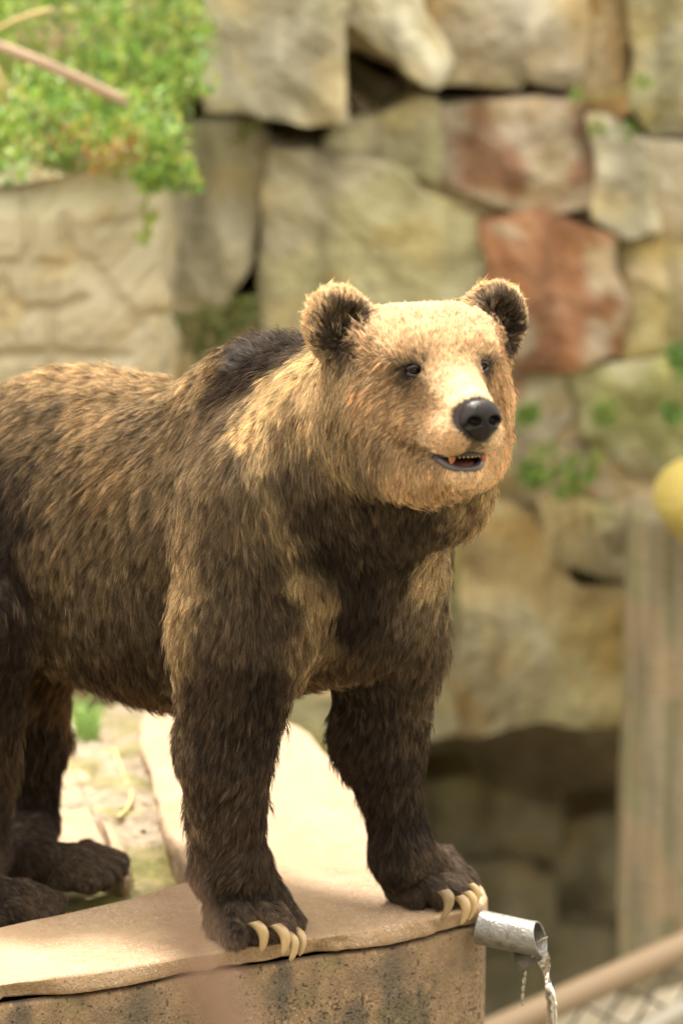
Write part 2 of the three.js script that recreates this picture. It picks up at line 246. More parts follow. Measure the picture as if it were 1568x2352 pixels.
stone(wall, [[1255, 1175], [1350, 1165], [1440, 1170], [1446, 1335], [1385, 1330], [1275, 1280]], 'dim', { z: WZ + .10, bulge: .05, paint: mossy });
stone(wall, [[600, 810], [760, 810], [900, 805], [1110, 770], [1110, 1000], [900, 1150], [600, 1150]], 'olive', { z: WZ });
stone(wall, [[330, 760], [450, 760], [590, 790], [590, 1150], [330, 1150]], 'olive', { z: WZ - .05, paint: mossy });
stone(wall, [[560, 1170], [900, 1170], [890, 1400], [950, 1720], [560, 1720]], 'olive', { z: WZ - .02, paint: mossy });
for (const [x0, y0, x1, y1] of [[-80, 1160, 240, 1700], [250, 1160, 550, 1720]]) stone(wall, [[x0, y0], [x1, y0], [x1, y1], [x0, y1]], 'dim', { z: WZ });
// stones set back under the overhang, its shade painted into their darker tone
stone(wall, [[985, 1800], [1090, 1790], [1180, 1850], [1275, 1880], [1260, 1985], [1130, 1960], [1000, 1985]], 'caveShade', { z: WZ - 1.05, deep: .3 });
stone(wall, [[1280, 1900], [1450, 1880], [1450, 2120], [1330, 2100], [1270, 2010]], 'caveShade', { z: WZ - 1.12, deep: .3 });
stone(wall, [[960, 2000], [1120, 1985], [1255, 2035], [1265, 2120], [1130, 2170], [960, 2160]], 'caveShade', { z: WZ - .98, deep: .3 });
stone(wall, [[960, 2180], [1130, 2190], [1270, 2140], [1450, 2150], [1450, 2440], [960, 2440]], 'caveShade', { z: WZ - .95, deep: .3, paint: mossy });
stone(wall, [[500, 1745], [960, 1745], [955, 2440], [500, 2440]], 'caveShade', { z: WZ - 1.05, deep: .3 });
// ---------------------------------------------------------------- the bear
const BF = V(0.74, 0, 0.67).normalize(), BL = V(BF.z, 0, -BF.x);                 // which way the trunk points; its far side
const B = (f, y, l) => V(-0.01, y, -0.155).addScaledVector(BF, f).addScaledVector(BL, l);
const HC = W(979, 900, 0.10);                                                   // middle of the head
const yaw = 20 * Math.PI / 180, tilt = 2 * Math.PI / 180;
const HF = V(Math.sin(yaw) * Math.cos(tilt), Math.sin(tilt), Math.cos(yaw) * Math.cos(tilt)), HL = V(Math.cos(yaw), 0, -Math.sin(yaw)), HU = V().crossVectors(HF, HL);
const H = (x, y, z) => HC.clone().addScaledVector(HL, x).addScaledVector(HU, y).addScaledVector(HF, z);
const Hin = (p) => { const q = p.clone().sub(HC); return V(q.dot(HL), q.dot(HU), q.dot(HF)); };

const prims = [], cuts = [];
function cap(a, b, ra, rb, k = 0.05, list = prims) {
  const ba = b.clone().sub(a);
  list.push({ t: 0, ax: a.x, ay: a.y, az: a.z, bx: ba.x, by: ba.y, bz: ba.z, i: 1 / Math.max(ba.lengthSq(), 1e-9), ra, rb, k, cx: a.x + ba.x / 2, cy: a.y + ba.y / 2, cz: a.z + ba.z / 2, R: ba.length() / 2 + Math.max(ra, rb) });
}
function ell(c, r, x, y, z, k = 0.05, list = prims) {
  list.push({ t: 1, cx: c.x, cy: c.y, cz: c.z, x: x.toArray(), y: y.toArray(), z: z.toArray(), r, k, R: Math.max(...r) });
}
const hell = (x, y, z, r, k = 0.03, list = prims) => ell(H(x, y, z), r, HL, HU, HF, k, list);
const hcap = (a, b, ra, rb, k = 0.03, list = prims) => cap(H(...a), H(...b), ra, rb, k, list);
function one(p, x, y, z) {
  if (p.t === 0) {
    const X = x - p.ax, Y = y - p.ay, Z = z - p.az, t = clamp((X * p.bx + Y * p.by + Z * p.bz) * p.i, 0, 1);
    return Math.hypot(X - t * p.bx, Y - t * p.by, Z - t * p.bz) - (p.ra + (p.rb - p.ra) * t);
  }
  const X = x - p.cx, Y = y - p.cy, Z = z - p.cz, a = (X * p.x[0] + Y * p.x[1] + Z * p.x[2]) / p.r[0], b = (X * p.y[0] + Y * p.y[1] + Z * p.y[2]) / p.r[1], c = (X * p.z[0] + Y * p.z[1] + Z * p.z[2]) / p.r[2];
  const k0 = Math.sqrt(a * a + b * b + c * c), k1 = Math.sqrt((a / p.r[0]) ** 2 + (b / p.r[1]) ** 2 + (c / p.r[2]) ** 2);
  return k1 < 1e-9 ? -Math.min(...p.r) : k0 * (k0 - 1) / k1;
}
function field(x, y, z) {
  let d = 9;
  for (let n = 0; n < prims.length; n++) {
    const p = prims[n], far = Math.hypot(x - p.cx, y - p.cy, z - p.cz) - p.R;
    if (far > d + p.k || far > 0.3 && d < 9) continue;
    const e = one(p, x, y, z), h = Math.max(p.k - Math.abs(d - e), 0) / p.k;
    d = Math.min(d, e) - h * h * p.k * 0.25;
  }
  for (const p of cuts) {
    const e = -one(p, x, y, z), h = Math.max(p.k - Math.abs(d - e), 0) / p.k;
    d = Math.max(d, e) + h * h * p.k * 0.25;
  }
  return d;
}
// surface nets over a box of cells, evaluated only near the skin
function surface(f, lo, hi, cell) {
  const n = [0, 1, 2].map((a) => Math.ceil((hi.getComponent(a) - lo.getComponent(a)) / cell / 8) * 8 + 1), [nx, ny, nz] = n, val = new Float32Array(nx * ny * nz).fill(1), live = [];
  const at = (i, j, k) => (k * ny + j) * nx + i, half = cell * 4, reach = cell * 4 * 1.75 * 1.5 + 0.01;
  for (let k = 0; k < nz - 1; k += 8) for (let j = 0; j < ny - 1; j += 8) for (let i = 0; i < nx - 1; i += 8) {
    const c = f(lo.x + i * cell + half, lo.y + j * cell + half, lo.z + k * cell + half), on = Math.abs(c) < reach;
    if (on) live.push([i, j, k]);
    for (let c3 = k; c3 <= k + 8; c3++) for (let b = j; b <= j + 8; b++) for (let a = i; a <= i + 8; a++) {
      const q = at(a, b, c3);
      if (on) { if (!(val[q] !== 1 && val[q] !== c && done[q])) { val[q] = f(lo.x + a * cell, lo.y + b * cell, lo.z + c3 * cell); done[q] = 1; } }
      else if (!done[q]) val[q] = c;
    }
  }
  return { val, live, n, at };
}
let done;
function skin(f, lo, hi, cell) {
  const dims = [0, 1, 2].map((a) => Math.ceil((hi.getComponent(a) - lo.getComponent(a)) / cell / 8) * 8 + 1);
  done = new Uint8Array(dims[0] * dims[1] * dims[2]);
  const { val, live, n: [nx, ny, nz], at } = surface(f, lo, hi, cell), id = new Map(), pos = [], idx = [];
  const vertex = (i, j, k) => {
    const key = at(i, j, k); let v = id.get(key); if (v !== undefined) return v;
    let X = 0, Y = 0, Z = 0, c = 0;
    const edge = (a, b, e, d, g, h) => { const p = val[at(i + a, j + b, k + e)], q = val[at(i + d, j + g, k + h)]; if (p < 0 !== q < 0) { const t = p / (p - q); X += a + (d - a) * t; Y += b + (g - b) * t; Z += e + (h - e) * t; c++; } };
    for (let a = 0; a < 2; a++) for (let b = 0; b < 2; b++) { edge(0, a, b, 1, a, b); edge(a, 0, b, a, 1, b); edge(a, b, 0, a, b, 1); }
    if (!c) { X = Y = Z = 0.5; c = 1; }
    v = pos.length / 3; pos.push(lo.x + (i + X / c) * cell, lo.y + (j + Y / c) * cell, lo.z + (k + Z / c) * cell); id.set(key, v); return v;
  };
  const quad = (a, b, c, d, flip) => { if (flip) idx.push(a, c, b, a, d, c); else idx.push(a, b, c, a, c, d); };
  for (const [I, J, K] of live) for (let k = K; k < K + 8; k++) for (let j = J; j < J + 8; j++) for (let i = I; i < I + 8; i++) {
    if (!i || !j || !k || i > nx - 2 || j > ny - 2 || k > nz - 2) continue;
    const s = val[at(i, j, k)] < 0;
    if (s !== val[at(i + 1, j, k)] < 0) quad(vertex(i, j - 1, k - 1), vertex(i, j, k - 1), vertex(i, j, k), vertex(i, j - 1, k), !s);
    if (s !== val[at(i, j + 1, k)] < 0) quad(vertex(i - 1, j, k - 1), vertex(i - 1, j, k), vertex(i, j, k), vertex(i, j, k - 1), !s);
    if (s !== val[at(i, j, k + 1)] < 0) quad(vertex(i - 1, j - 1, k), vertex(i, j - 1, k), vertex(i, j, k), vertex(i - 1, j, k), !s);
  }
  return { pos: new Float32Array(pos), idx };
}
const gradOf = (f, p, e = 0.003) => V(f(p.x + e, p.y, p.z) - f(p.x - e, p.y, p.z), f(p.x, p.y + e, p.z) - f(p.x, p.y - e, p.z), f(p.x, p.y, p.z + e) - f(p.x, p.y, p.z - e)).normalize();

// trunk
ell(B(-0.07, 0.68, 0), [0.22, 0.25, 0.205], BF, V(0, 1, 0), BL, 0.05);
ell(B(-0.38, 0.610, 0), [0.40, 0.276, 0.235], BF, V(0, 1, 0), BL, 0.08);
ell(B(-0.62, 0.632, 0), [0.27, 0.252, 0.215], BF, V(0, 1, 0), BL, 0.08);
ell(B(-0.13, 0.840, 0), [0.19, 0.165, 0.12], BF, V(0, 1, 0), BL, 0.08);
// neck, throat, chest
cap(B(-0.02, 0.79, -0.01), W(915, 960, 0.03), 0.185, 0.15, 0.08);
cap(W(860, 1125, -0.03), W(1005, 1115, 0.0), 0.122, 0.088, 0.06);
ell(W(830, 1330, -0.12), [0.115, 0.15, 0.11], V(1, 0, 0), V(0, 1, 0), V(0, 0, 1), 0.08);
// near foreleg
cap(W(610, 1150, -0.05), W(560, 1450, -0.02), 0.125, 0.105, 0.07);
cap(W(560, 1450, -0.02), W(515, 1720, -0.04), 0.105, 0.070, 0.04);
cap(W(515, 1720, -0.04), W(525, 1990, -0.07), 0.070, 0.050, 0.03);
// far foreleg
cap(W(900, 1230, -0.25), W(890, 1480, -0.26), 0.088, 0.085, 0.06);
cap(W(890, 1480, -0.26), W(868, 1690, -0.27), 0.085, 0.070, 0.04);
cap(W(868, 1690, -0.27), W(912, 1900, -0.28), 0.070, 0.036, 0.03);
cap(W(912, 1900, -0.28), W(925, 1985, -0.26), 0.036, 0.042, 0.03);
// far hind leg
cap(B(-0.74, 0.55, 0.12), W(40, 1480, -0.66), 0.17, 0.095, 0.06);
cap(W(40, 1480, -0.66), W(68, 1700, -0.70), 0.095, 0.058, 0.04);
cap(W(68, 1700, -0.70), W(65, 1890, -0.74), 0.058, 0.046, 0.03);
// near hind leg
cap(B(-0.72, 0.58, -0.13), W(-75, 1450, -0.36), 0.16, 0.10, 0.06);
cap(W(-75, 1450, -0.36), W(-60, 1750, -0.40), 0.11, 0.065, 0.04);
cap(W(-60, 1750, -0.40), W(-60, 1960, -0.42), 0.065, 0.055, 0.03);
// paws: [knuckle, end of toe] pairs on the ground
const paws = {
  near: { palm: [[W(515, 2000, -0.07), G(545, 2085, 0.045), 0.052, 0.046], [G(522, 2118, 0.028), G(610, 2085, 0.04), 0.034, 0.036], [W(550, 1985, -0.06), G(635, 2100, 0.03), 0.044, 0.028]], toes: [[G(515, 2112, 0.033), G(540, 2154, 0.021)], [G(545, 2095, 0.05), G(583, 2140, 0.022)], [G(585, 2085, 0.052), G(628, 2143, 0.022)], [G(610, 2075, 0.052), G(655, 2140, 0.022)], [G(625, 2065, 0.045), G(672, 2118, 0.021)]], r: 0.0205 },
  far: { palm: [[W(920, 1970, -0.27), G(965, 2005, 0.045), 0.042, 0.042], [G(930, 2030, 0.03), G(1010, 1985, 0.035), 0.032, 0.032], [W(925, 1955, -0.27), G(1025, 2015, 0.03), 0.038, 0.027]], toes: [[G(915, 2035, 0.03), G(955, 2062, 0.02)], [G(955, 2020, 0.046), G(1012, 2062, 0.022)], [G(990, 2005, 0.048), G(1045, 2058, 0.022)], [G(1010, 1995, 0.046), G(1062, 2045, 0.021)], [G(1020, 1985, 0.04), G(1070, 2025, 0.02)]], r: 0.0195 },
  farHind: { palm: [[W(65, 1890, -0.74), G(60, 1995, -0.005), 0.046, 0.045], [G(60, 1995, -0.005), G(170, 1995, -0.005), 0.045, 0.042]], toes: [[G(150, 2015, -0.008), G(208, 2034, -0.025)], [G(170, 2000, 0.002), G(236, 2026, -0.024)], [G(185, 1985, 0.006), G(256, 2012, -0.024)], [G(195, 1972, 0.004), G(270, 1996, -0.024)], [G(200, 1962, 0), G(272, 1980, -0.026)]], r: 0.019 },
  nearHind: { palm: [[W(-60, 1960, -0.42), G(-70, 2085, 0.0), 0.055, 0.05], [G(-70, 2085, 0.0), G(40, 2085, -0.005), 0.048, 0.046]], toes: [[G(10, 2105, -0.008), G(62, 2124, -0.026)], [G(30, 2092, 0.002), G(92, 2117, -0.024)], [G(45, 2078, 0.006), G(112, 2104, -0.024)], [G(55, 2066, 0.004), G(125, 2090, -0.024)], [G(60, 2055, 0), G(128, 2074, -0.026)]], r: 0.019 },
};
for (const p of Object.values(paws)) {
  for (const [a, b, ra, rb] of p.palm) cap(a, b, ra, rb, 0.03);
  for (const [a, b] of p.toes) cap(a, b, p.r * 1.2, p.r * .95, 0.004);
}
// head (in its own axes: x to the bear's left, y up, z along the muzzle)
hell(0, 0.030, -0.02, [0.118, 0.106, 0.13], 0.05);
for (const s of [-1, 1]) {
  hell(s * 0.078, -0.035, -0.01, [0.066, 0.092, 0.085], 0.05);
  hell(s * 0.058, -0.098, 0.02, [0.062, 0.055, 0.085], 0.04);
  hell(s * 0.038, -0.125, 0.055, [0.05, 0.035, 0.06], 0.03);
  hell(s * 0.062, 0.092, -0.01, [0.058, 0.040, 0.07], 0.04);
  hell(s * 0.048, 0.072, 0.068, [0.045, 0.026, 0.035], 0.03);       // brow over the eye
}
hell(0, 0.078, 0.03, [0.075, 0.045, 0.07], 0.05);
hcap([0, 0.020, 0.07], [0.003, -0.020, 0.180], 0.067, 0.041, 0.04);      // muzzle
hcap([0, 0.048, 0.085], [0.004, -0.001, 0.192], 0.034, 0.027, 0.03);      // bridge
for (const s of [-1, 1]) { hell(s * 0.024 + .003, -0.048, 0.178, [0.032, 0.030, 0.044], 0.02); hcap([s * 0.05, -0.035, 0.09], [s * 0.028, -0.045, 0.16], 0.034, 0.026, 0.02); }
hcap([0, -0.105, 0.05], [0.003, -0.110, 0.156], 0.062, 0.028, 0.03);     // lower jaw and chin
// ears
for (const s of [-1, 1]) {
  const n = H(s * 0.03, 0.02, 1).sub(HC).normalize(), up = H(s * 0.35, 1, 0).sub(HC).normalize(), side = V().crossVectors(up, n).normalize(), u2 = V().crossVectors(n, side);
  ell(H(s * 0.138, 0.118 - (s > 0 ? 0.010 : 0), -0.045), [0.050, 0.056, 0.026], side, u2, n, 0.02);
  cap(H(s * 0.105, 0.06, -0.04), H(s * 0.128, 0.10, -0.045), 0.05, 0.04, 0.04);
  ell(H(s * 0.137, 0.112 - (s > 0 ? 0.010 : 0), -0.018), [0.032, 0.038, 0.020], side, u2, n, 0.012, cuts);
}
const EYES = [H(-0.060, 0.052, 0.098), H(0.0555, 0.0525, 0.0985)];
for (const e of EYES) { const q = Hin(e); ell(H(q.x * 1.0, q.y, q.z + 0.006), [0.0145, 0.011, 0.014], HL, HU, HF, 0.008, cuts); }
// the open mouth
hell(0.004, -0.090, 0.182, [0.036, 0.0135, 0.060], 0.006, cuts);
const lo = V(9, 9, 9), hi = V(-9, -9, -9);
for (const p of prims) { lo.min(V(p.cx - p.R, p.cy - p.R, p.cz - p.R)); hi.max(V(p.cx + p.R, p.cy + p.R, p.cz + p.R)); }
const BODY = skin(field, lo.clone().subScalar(0.02), hi.clone().addScalar(0.02), 0.005);
const bear = group('bear', V(-0.22, 0, -0.3));
tag(bear, 'large brown bear standing on the concrete ledge, head turned and mouth slightly open', 'bear');
const bodyGeo = geom(BODY.pos.slice(), BODY.idx);
// coat: survey marks on the hide, each with the lie of the hair, its length (mm) and its two colours; between marks they blend
const HAIR = { gold: [[.49, .36, .205], [.15, .085, .04]], cream: [[.66, .52, .31], [.30, .19, .09]], face: [[.71, .50, .285], [.37, .235, .13]], pale: [[.80, .63, .42], [.56, .39, .23]], brown: [[.31, .222, .13], [.052, .034, .021]], grey: [[.27, .20, .125], [.06, .04, .026]],
  dark: [[.15, .102, .066], [.028, .020, .016]], black: [[.075, .048, .031], [.024, .015, .011]], hump: [[.14, .098, .062], [.038, .026, .019]], rust: [[.27, .16, .078], [.06, .036, .02]], mid: [[.225, .158, .097], [.042, .026, .017]] };  // the rust tone paints orange light bounced up onto the belly
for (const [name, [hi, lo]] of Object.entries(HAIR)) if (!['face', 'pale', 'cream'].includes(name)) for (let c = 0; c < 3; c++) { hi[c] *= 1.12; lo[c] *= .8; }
const MARKS = [
  // rump, back and flank
  [-120, 1000, -1, .5, 48, 'brown', .5], [20, 930, -1, .25, 46, 'brown', .55], [120, 870, -1, .1, 46, 'gold', .55], [220, 850, -1, .1, 46, 'gold', .6], [330, 870, -1, .15, 46, 'gold', .6], [430, 880, -1, .3, 44, 'gold', .55], [490, 870, -.8, .5, 42, 'gold', .45],
  [100, 1000, -1, .5, 48, 'brown', .5], [230, 960, -1, .45, 48, 'gold', .45], [360, 980, -.9, .6, 48, 'brown', .55], [460, 960, -.8, .8, 46, 'brown', .5],
  [40, 1150, -.6, 1, 48, 'dark', .3], [150, 1130, -.8, .8, 50, 'brown', .5], [270, 1100, -.8, .8, 50, 'gold', .35], [390, 1120, -.6, 1, 50, 'brown', .55],
  [20, 1320, -.2, 1, 45, 'black', .4], [120, 1290, -.4, 1, 50, 'brown', .45], [250, 1260, -.5, 1, 50, 'brown', .55], [350, 1260, -.4, 1, 50, 'brown', .5],
  [10, 1480, -.1, 1, 45, 'black', .3], [110, 1440, -.3, 1, 50, 'grey', .35], [220, 1420, -.3, 1, 52, 'grey', .4], [330, 1400, -.2, 1, 52, 'grey', .35],
  [120, 1560, -.4, 1, 50, 'rust', .35], [230, 1560, -.3, 1, 52, 'mid', .4], [320, 1530, -.2, 1, 50, 'mid', .35], [150, 1610, -.4, 1, 46, 'rust', .6], [260, 1620, -.3, 1, 48, 'rust', .5], [350, 1590, -.2, 1, 46, 'rust', .4],  // warm bounce light along the belly edge painted in as hair colour
  // hump, shoulder
  [560, 830, -.5, -.6, 50, 'hump', .3], [630, 790, -.3, -1, 54, 'hump', .35], [680, 770, -.1, -1, 56, 'hump', .35], [540, 880, -.8, .3, 44, 'black', .4], [610, 850, -.5, .4, 46, 'black', .35], [690, 820, -.3, .3, 46, 'hump', .3],
  [530, 960, -.6, .9, 46, 'mid', .6], [500, 1080, -.5, 1, 48, 'brown', .6], [560, 1060, -.3, 1, 48, 'grey', .55], [480, 1200, -.4, 1, 48, 'brown', .55], [570, 1200, -.1, 1, 48, 'brown', .55], [440, 1320, -.4, 1, 46, 'gold', .5], [530, 1320, -.2, 1, 46, 'brown', .45], [620, 1330, .1, 1, 44, 'mid', .35],
  // collar
  [690, 850, -.4, .8, 40, 'cream', .8], [640, 910, -.3, 1, 42, 'cream', .8], [605, 980, -.2, 1, 44, 'cream', .7], [590, 1060, -.1, 1, 44, 'cream', .65], [615, 1150, .1, 1, 44, 'cream', .35], [652, 1240, .2, 1, 46, 'cream', .4], [685, 1320, .2, 1, 46, 'cream', .55], [725, 1400, .1, 1, 42, 'cream', .4], [735, 1470, 0, 1, 40, 'gold', .5], [720, 880, -.3, 1, 36, 'cream', .7],
  // neck and throat
  [720, 960, -.2, 1, 40, 'gold', .7], [760, 880, -.2, 1, 30, 'gold', .6], [690, 1060, -.1, 1, 44, 'mid', .7], [760, 1060, 0, 1, 42, 'gold', .4], [650, 1080, 0, 1, 44, 'mid', .6], [575, 1140, -.1, 1, 46, 'brown', .45], [615, 1260, .1, 1, 46, 'brown', .35], [645, 1380, .1, 1, 44, 'mid', .35], [660, 1140, .1, 1, 44, 'mid', .5], [690, 1255, .2, 1, 44, 'dark', .5], [660, 1000, -.1, 1, 44, 'gold', .5], [700, 1180, .1, 1, 44, 'dark', .5], [790, 1160, .1, 1, 42, 'mid', .4], [740, 1260, .2, 1, 44, 'black', .4], [850, 1190, .1, 1, 42, 'dark', .5], [830, 1260, 0, 1, 42, 'dark', .4], [930, 1210, .1, 1, 42, 'dark', .5], [900, 1168, .1, 1, 40, 'mid', .5], [1000, 1182, .1, 1, 38, 'mid', .5], [1010, 1200, 0, 1, 40, 'mid', .5], [1070, 1170, -.2, 1, 36, 'gold', .4], [950, 1180, 0, 1, 40, 'mid', .45],
  // chest and far foreleg
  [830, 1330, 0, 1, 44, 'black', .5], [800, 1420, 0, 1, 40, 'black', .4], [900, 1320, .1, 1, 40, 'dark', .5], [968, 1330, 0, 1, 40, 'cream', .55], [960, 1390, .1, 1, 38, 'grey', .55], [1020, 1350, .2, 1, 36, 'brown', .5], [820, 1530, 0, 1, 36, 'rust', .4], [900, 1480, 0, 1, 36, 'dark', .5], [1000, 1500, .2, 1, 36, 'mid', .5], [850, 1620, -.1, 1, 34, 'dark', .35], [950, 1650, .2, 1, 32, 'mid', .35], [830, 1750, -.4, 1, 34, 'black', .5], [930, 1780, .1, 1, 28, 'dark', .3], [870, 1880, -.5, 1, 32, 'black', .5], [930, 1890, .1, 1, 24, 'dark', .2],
  // near foreleg
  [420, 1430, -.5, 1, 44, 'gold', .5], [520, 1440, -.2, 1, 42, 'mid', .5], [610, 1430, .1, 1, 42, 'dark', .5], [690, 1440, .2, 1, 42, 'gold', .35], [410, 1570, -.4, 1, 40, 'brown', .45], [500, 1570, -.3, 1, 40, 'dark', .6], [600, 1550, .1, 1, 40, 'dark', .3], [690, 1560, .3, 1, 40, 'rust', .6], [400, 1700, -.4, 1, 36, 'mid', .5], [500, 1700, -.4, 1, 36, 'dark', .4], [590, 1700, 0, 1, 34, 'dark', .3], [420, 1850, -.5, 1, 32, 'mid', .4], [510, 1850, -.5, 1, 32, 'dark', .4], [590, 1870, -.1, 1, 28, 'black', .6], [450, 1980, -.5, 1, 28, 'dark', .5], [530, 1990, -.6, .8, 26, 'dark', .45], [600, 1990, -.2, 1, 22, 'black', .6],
  // paws
  [480, 2070, -.2, 1, 21, 'dark', .3], [540, 2060, .1, 1, 19, 'dark', .3], [600, 2060, .5, 1, 18, 'dark', .3], [520, 2130, .3, 1, 19, 'dark', .3], [580, 2115, .3, 1, 16, 'dark', .5], [630, 2115, .4, 1, 15, 'dark', .6], [660, 2105, .5, 1, 14, 'dark', .6],
  [910, 1990, 0, 1, 20, 'dark', .2], [960, 1980, .5, 1, 16, 'dark', .5], [1000, 2020, .6, .8, 13, 'dark', .5], [1040, 2010, .8, .8, 12, 'dark', .6], [950, 2050, .5, .8, 14, 'black', .6], [1060, 2040, .8, .8, 11, 'dark', .3],
  [40, 1700, -.1, 1, 30, 'black', .6], [110, 1680, .1, 1, 28, 'black', .7], [80, 1820, .1, 1, 24, 'dark', .25], [100, 1930, .5, .8, 20, 'dark', .3], [180, 1960, 1, .5, 16, 'dark', .6], [240, 1980, 1, .5, 12, 'mid', .4], [220, 2015, 1, .5, 11, 'mid', .35], [60, 1980, .2, .8, 22, 'black', .6], [5, 2040, .3, .8, 22, 'dark', .2], [70, 2085, .8, .6, 15, 'dark', .6], [110, 2090, .9, .5, 12, 'dark', .6], [20, 2110, .6, .6, 18, 'dark', .2],
  // head: crown, brow, cheeks, muzzle
  [870, 720, -.2, -1, 20, 'face', .75], [960, 710, 0, -1, 18, 'face', .8], [1040, 715, .2, -1, 18, 'face', .75], [900, 770, -.4, -1, 16, 'face', .7], [980, 770, .1, -1, 15, 'face', .75], [1080, 770, .4, -1, 14, 'face', .7], [850, 800, -.6, -.4, 20, 'face', .5], [940, 800, -.5, -.8, 11, 'face', .4], [1030, 800, .1, -1, 10, 'face', .7], [1110, 800, .5, -.7, 10, 'face', .6], [1160, 830, .8, .1, 16, 'face', .6],
  [1010, 870, -.1, -1, 8, 'pale', .5], [1050, 880, .0, -1, 7, 'pale', .75], [1080, 865, .2, -1, 5, 'face', .8], [1060, 915, -.3, -.8, 6, 'pale', .9], [1035, 950, -.8, -.2, 8, 'pale', .6], [1000, 930, -.9, .1, 7, 'face', .6], [960, 910, -1, .4, 11, 'face', .1], [1120, 890, .6, .5, 7, 'face', .4], [1010, 1000, -.9, .4, 9, 'pale', .3], [1050, 1010, -.7, .6, 7, 'face', .7], [985, 1025, -.6, .8, 9, 'pale', .3], [1100, 1022, .2, 1, 4, 'mid', .7], [1135, 1020, .7, .8, 6, 'pale', .6],
  [870, 860, -.9, .5, 28, 'face', .35], [800, 870, -.6, .9, 28, 'gold', .65], [840, 950, -.7, .9, 28, 'face', .45], [900, 940, -.8, .7, 20, 'face', .4], [800, 980, -.4, 1, 32, 'gold', .4], [860, 1040, -.4, 1, 34, 'gold', .5], [930, 1020, -.5, 1, 20, 'face', .2], [900, 1100, -.2, 1, 36, 'face', .45], [970, 1090, -.1, 1, 22, 'face', .45], [840, 1080, -.3, 1, 34, 'mid', .8], [940, 1140, 0, 1, 36, 'face', .6], [1020, 1130, 0, 1, 28, 'face', .55], [1050, 1148, .1, 1, 24, 'cream', .55], [1110, 1130, .3, 1, 22, 'cream', .5], [1060, 1104, 0, 1, 10, 'pale', .7], [1110, 1092, .3, 1, 9, 'pale', .7], [1150, 1050, .6, 1, 18, 'face', .7], [1170, 950, .8, .7, 20, 'face', .65], [1150, 900, .8, .6, 14, 'face', .45], [1180, 880, .9, .4, 20, 'face', .75],
  [772, 805, -.5, .7, 26, 'black', .4], [785, 835, -.5, .8, 24, 'mid', .4],
];
const hit = (px, py) => { const d = ray(px, py).normalize(), p = EYE.clone().addScaledVector(d, 8.4); for (let i = 0; i < 220; i++) { const f = field(p.x, p.y, p.z); if (f < 0.0008) return p; p.addScaledVector(d, Math.min(Math.max(f * 0.7, 0.001), 0.25)); if (p.distanceTo(EYE) > 11.5) break; } return null; };
const marks = [];
for (const [px, py, dx, dy, mm, hair, share] of MARKS) {
  let p = hit(px, py);
  for (let k = 1; !p && k < 14; k++) for (let a = 0; a < 8 && !p; a++) p = hit(px + Math.cos(a * 0.785) * k * 5, py + Math.sin(a * 0.785) * k * 5);
  if (!p) { console.log('mark misses', px, py); continue; }
  const dir = V(dx, -dy * Math.cos(PITCH), dy * Math.sin(PITCH)), n = gradOf(field, p);
  dir.addScaledVector(n, -dir.dot(n)).normalize();
  marks.push({ p, dir, mm, hi: HAIR[hair][0], lo: HAIR[hair][1], share, n });
}
const out = { dir: V(), mm: 0, hi: [0, 0, 0], lo: [0, 0, 0], share: 0 };
const cells = new Map();
for (const m of marks) m.s = Hin(m.p).length() < 0.24 ? 0.55 : 1;
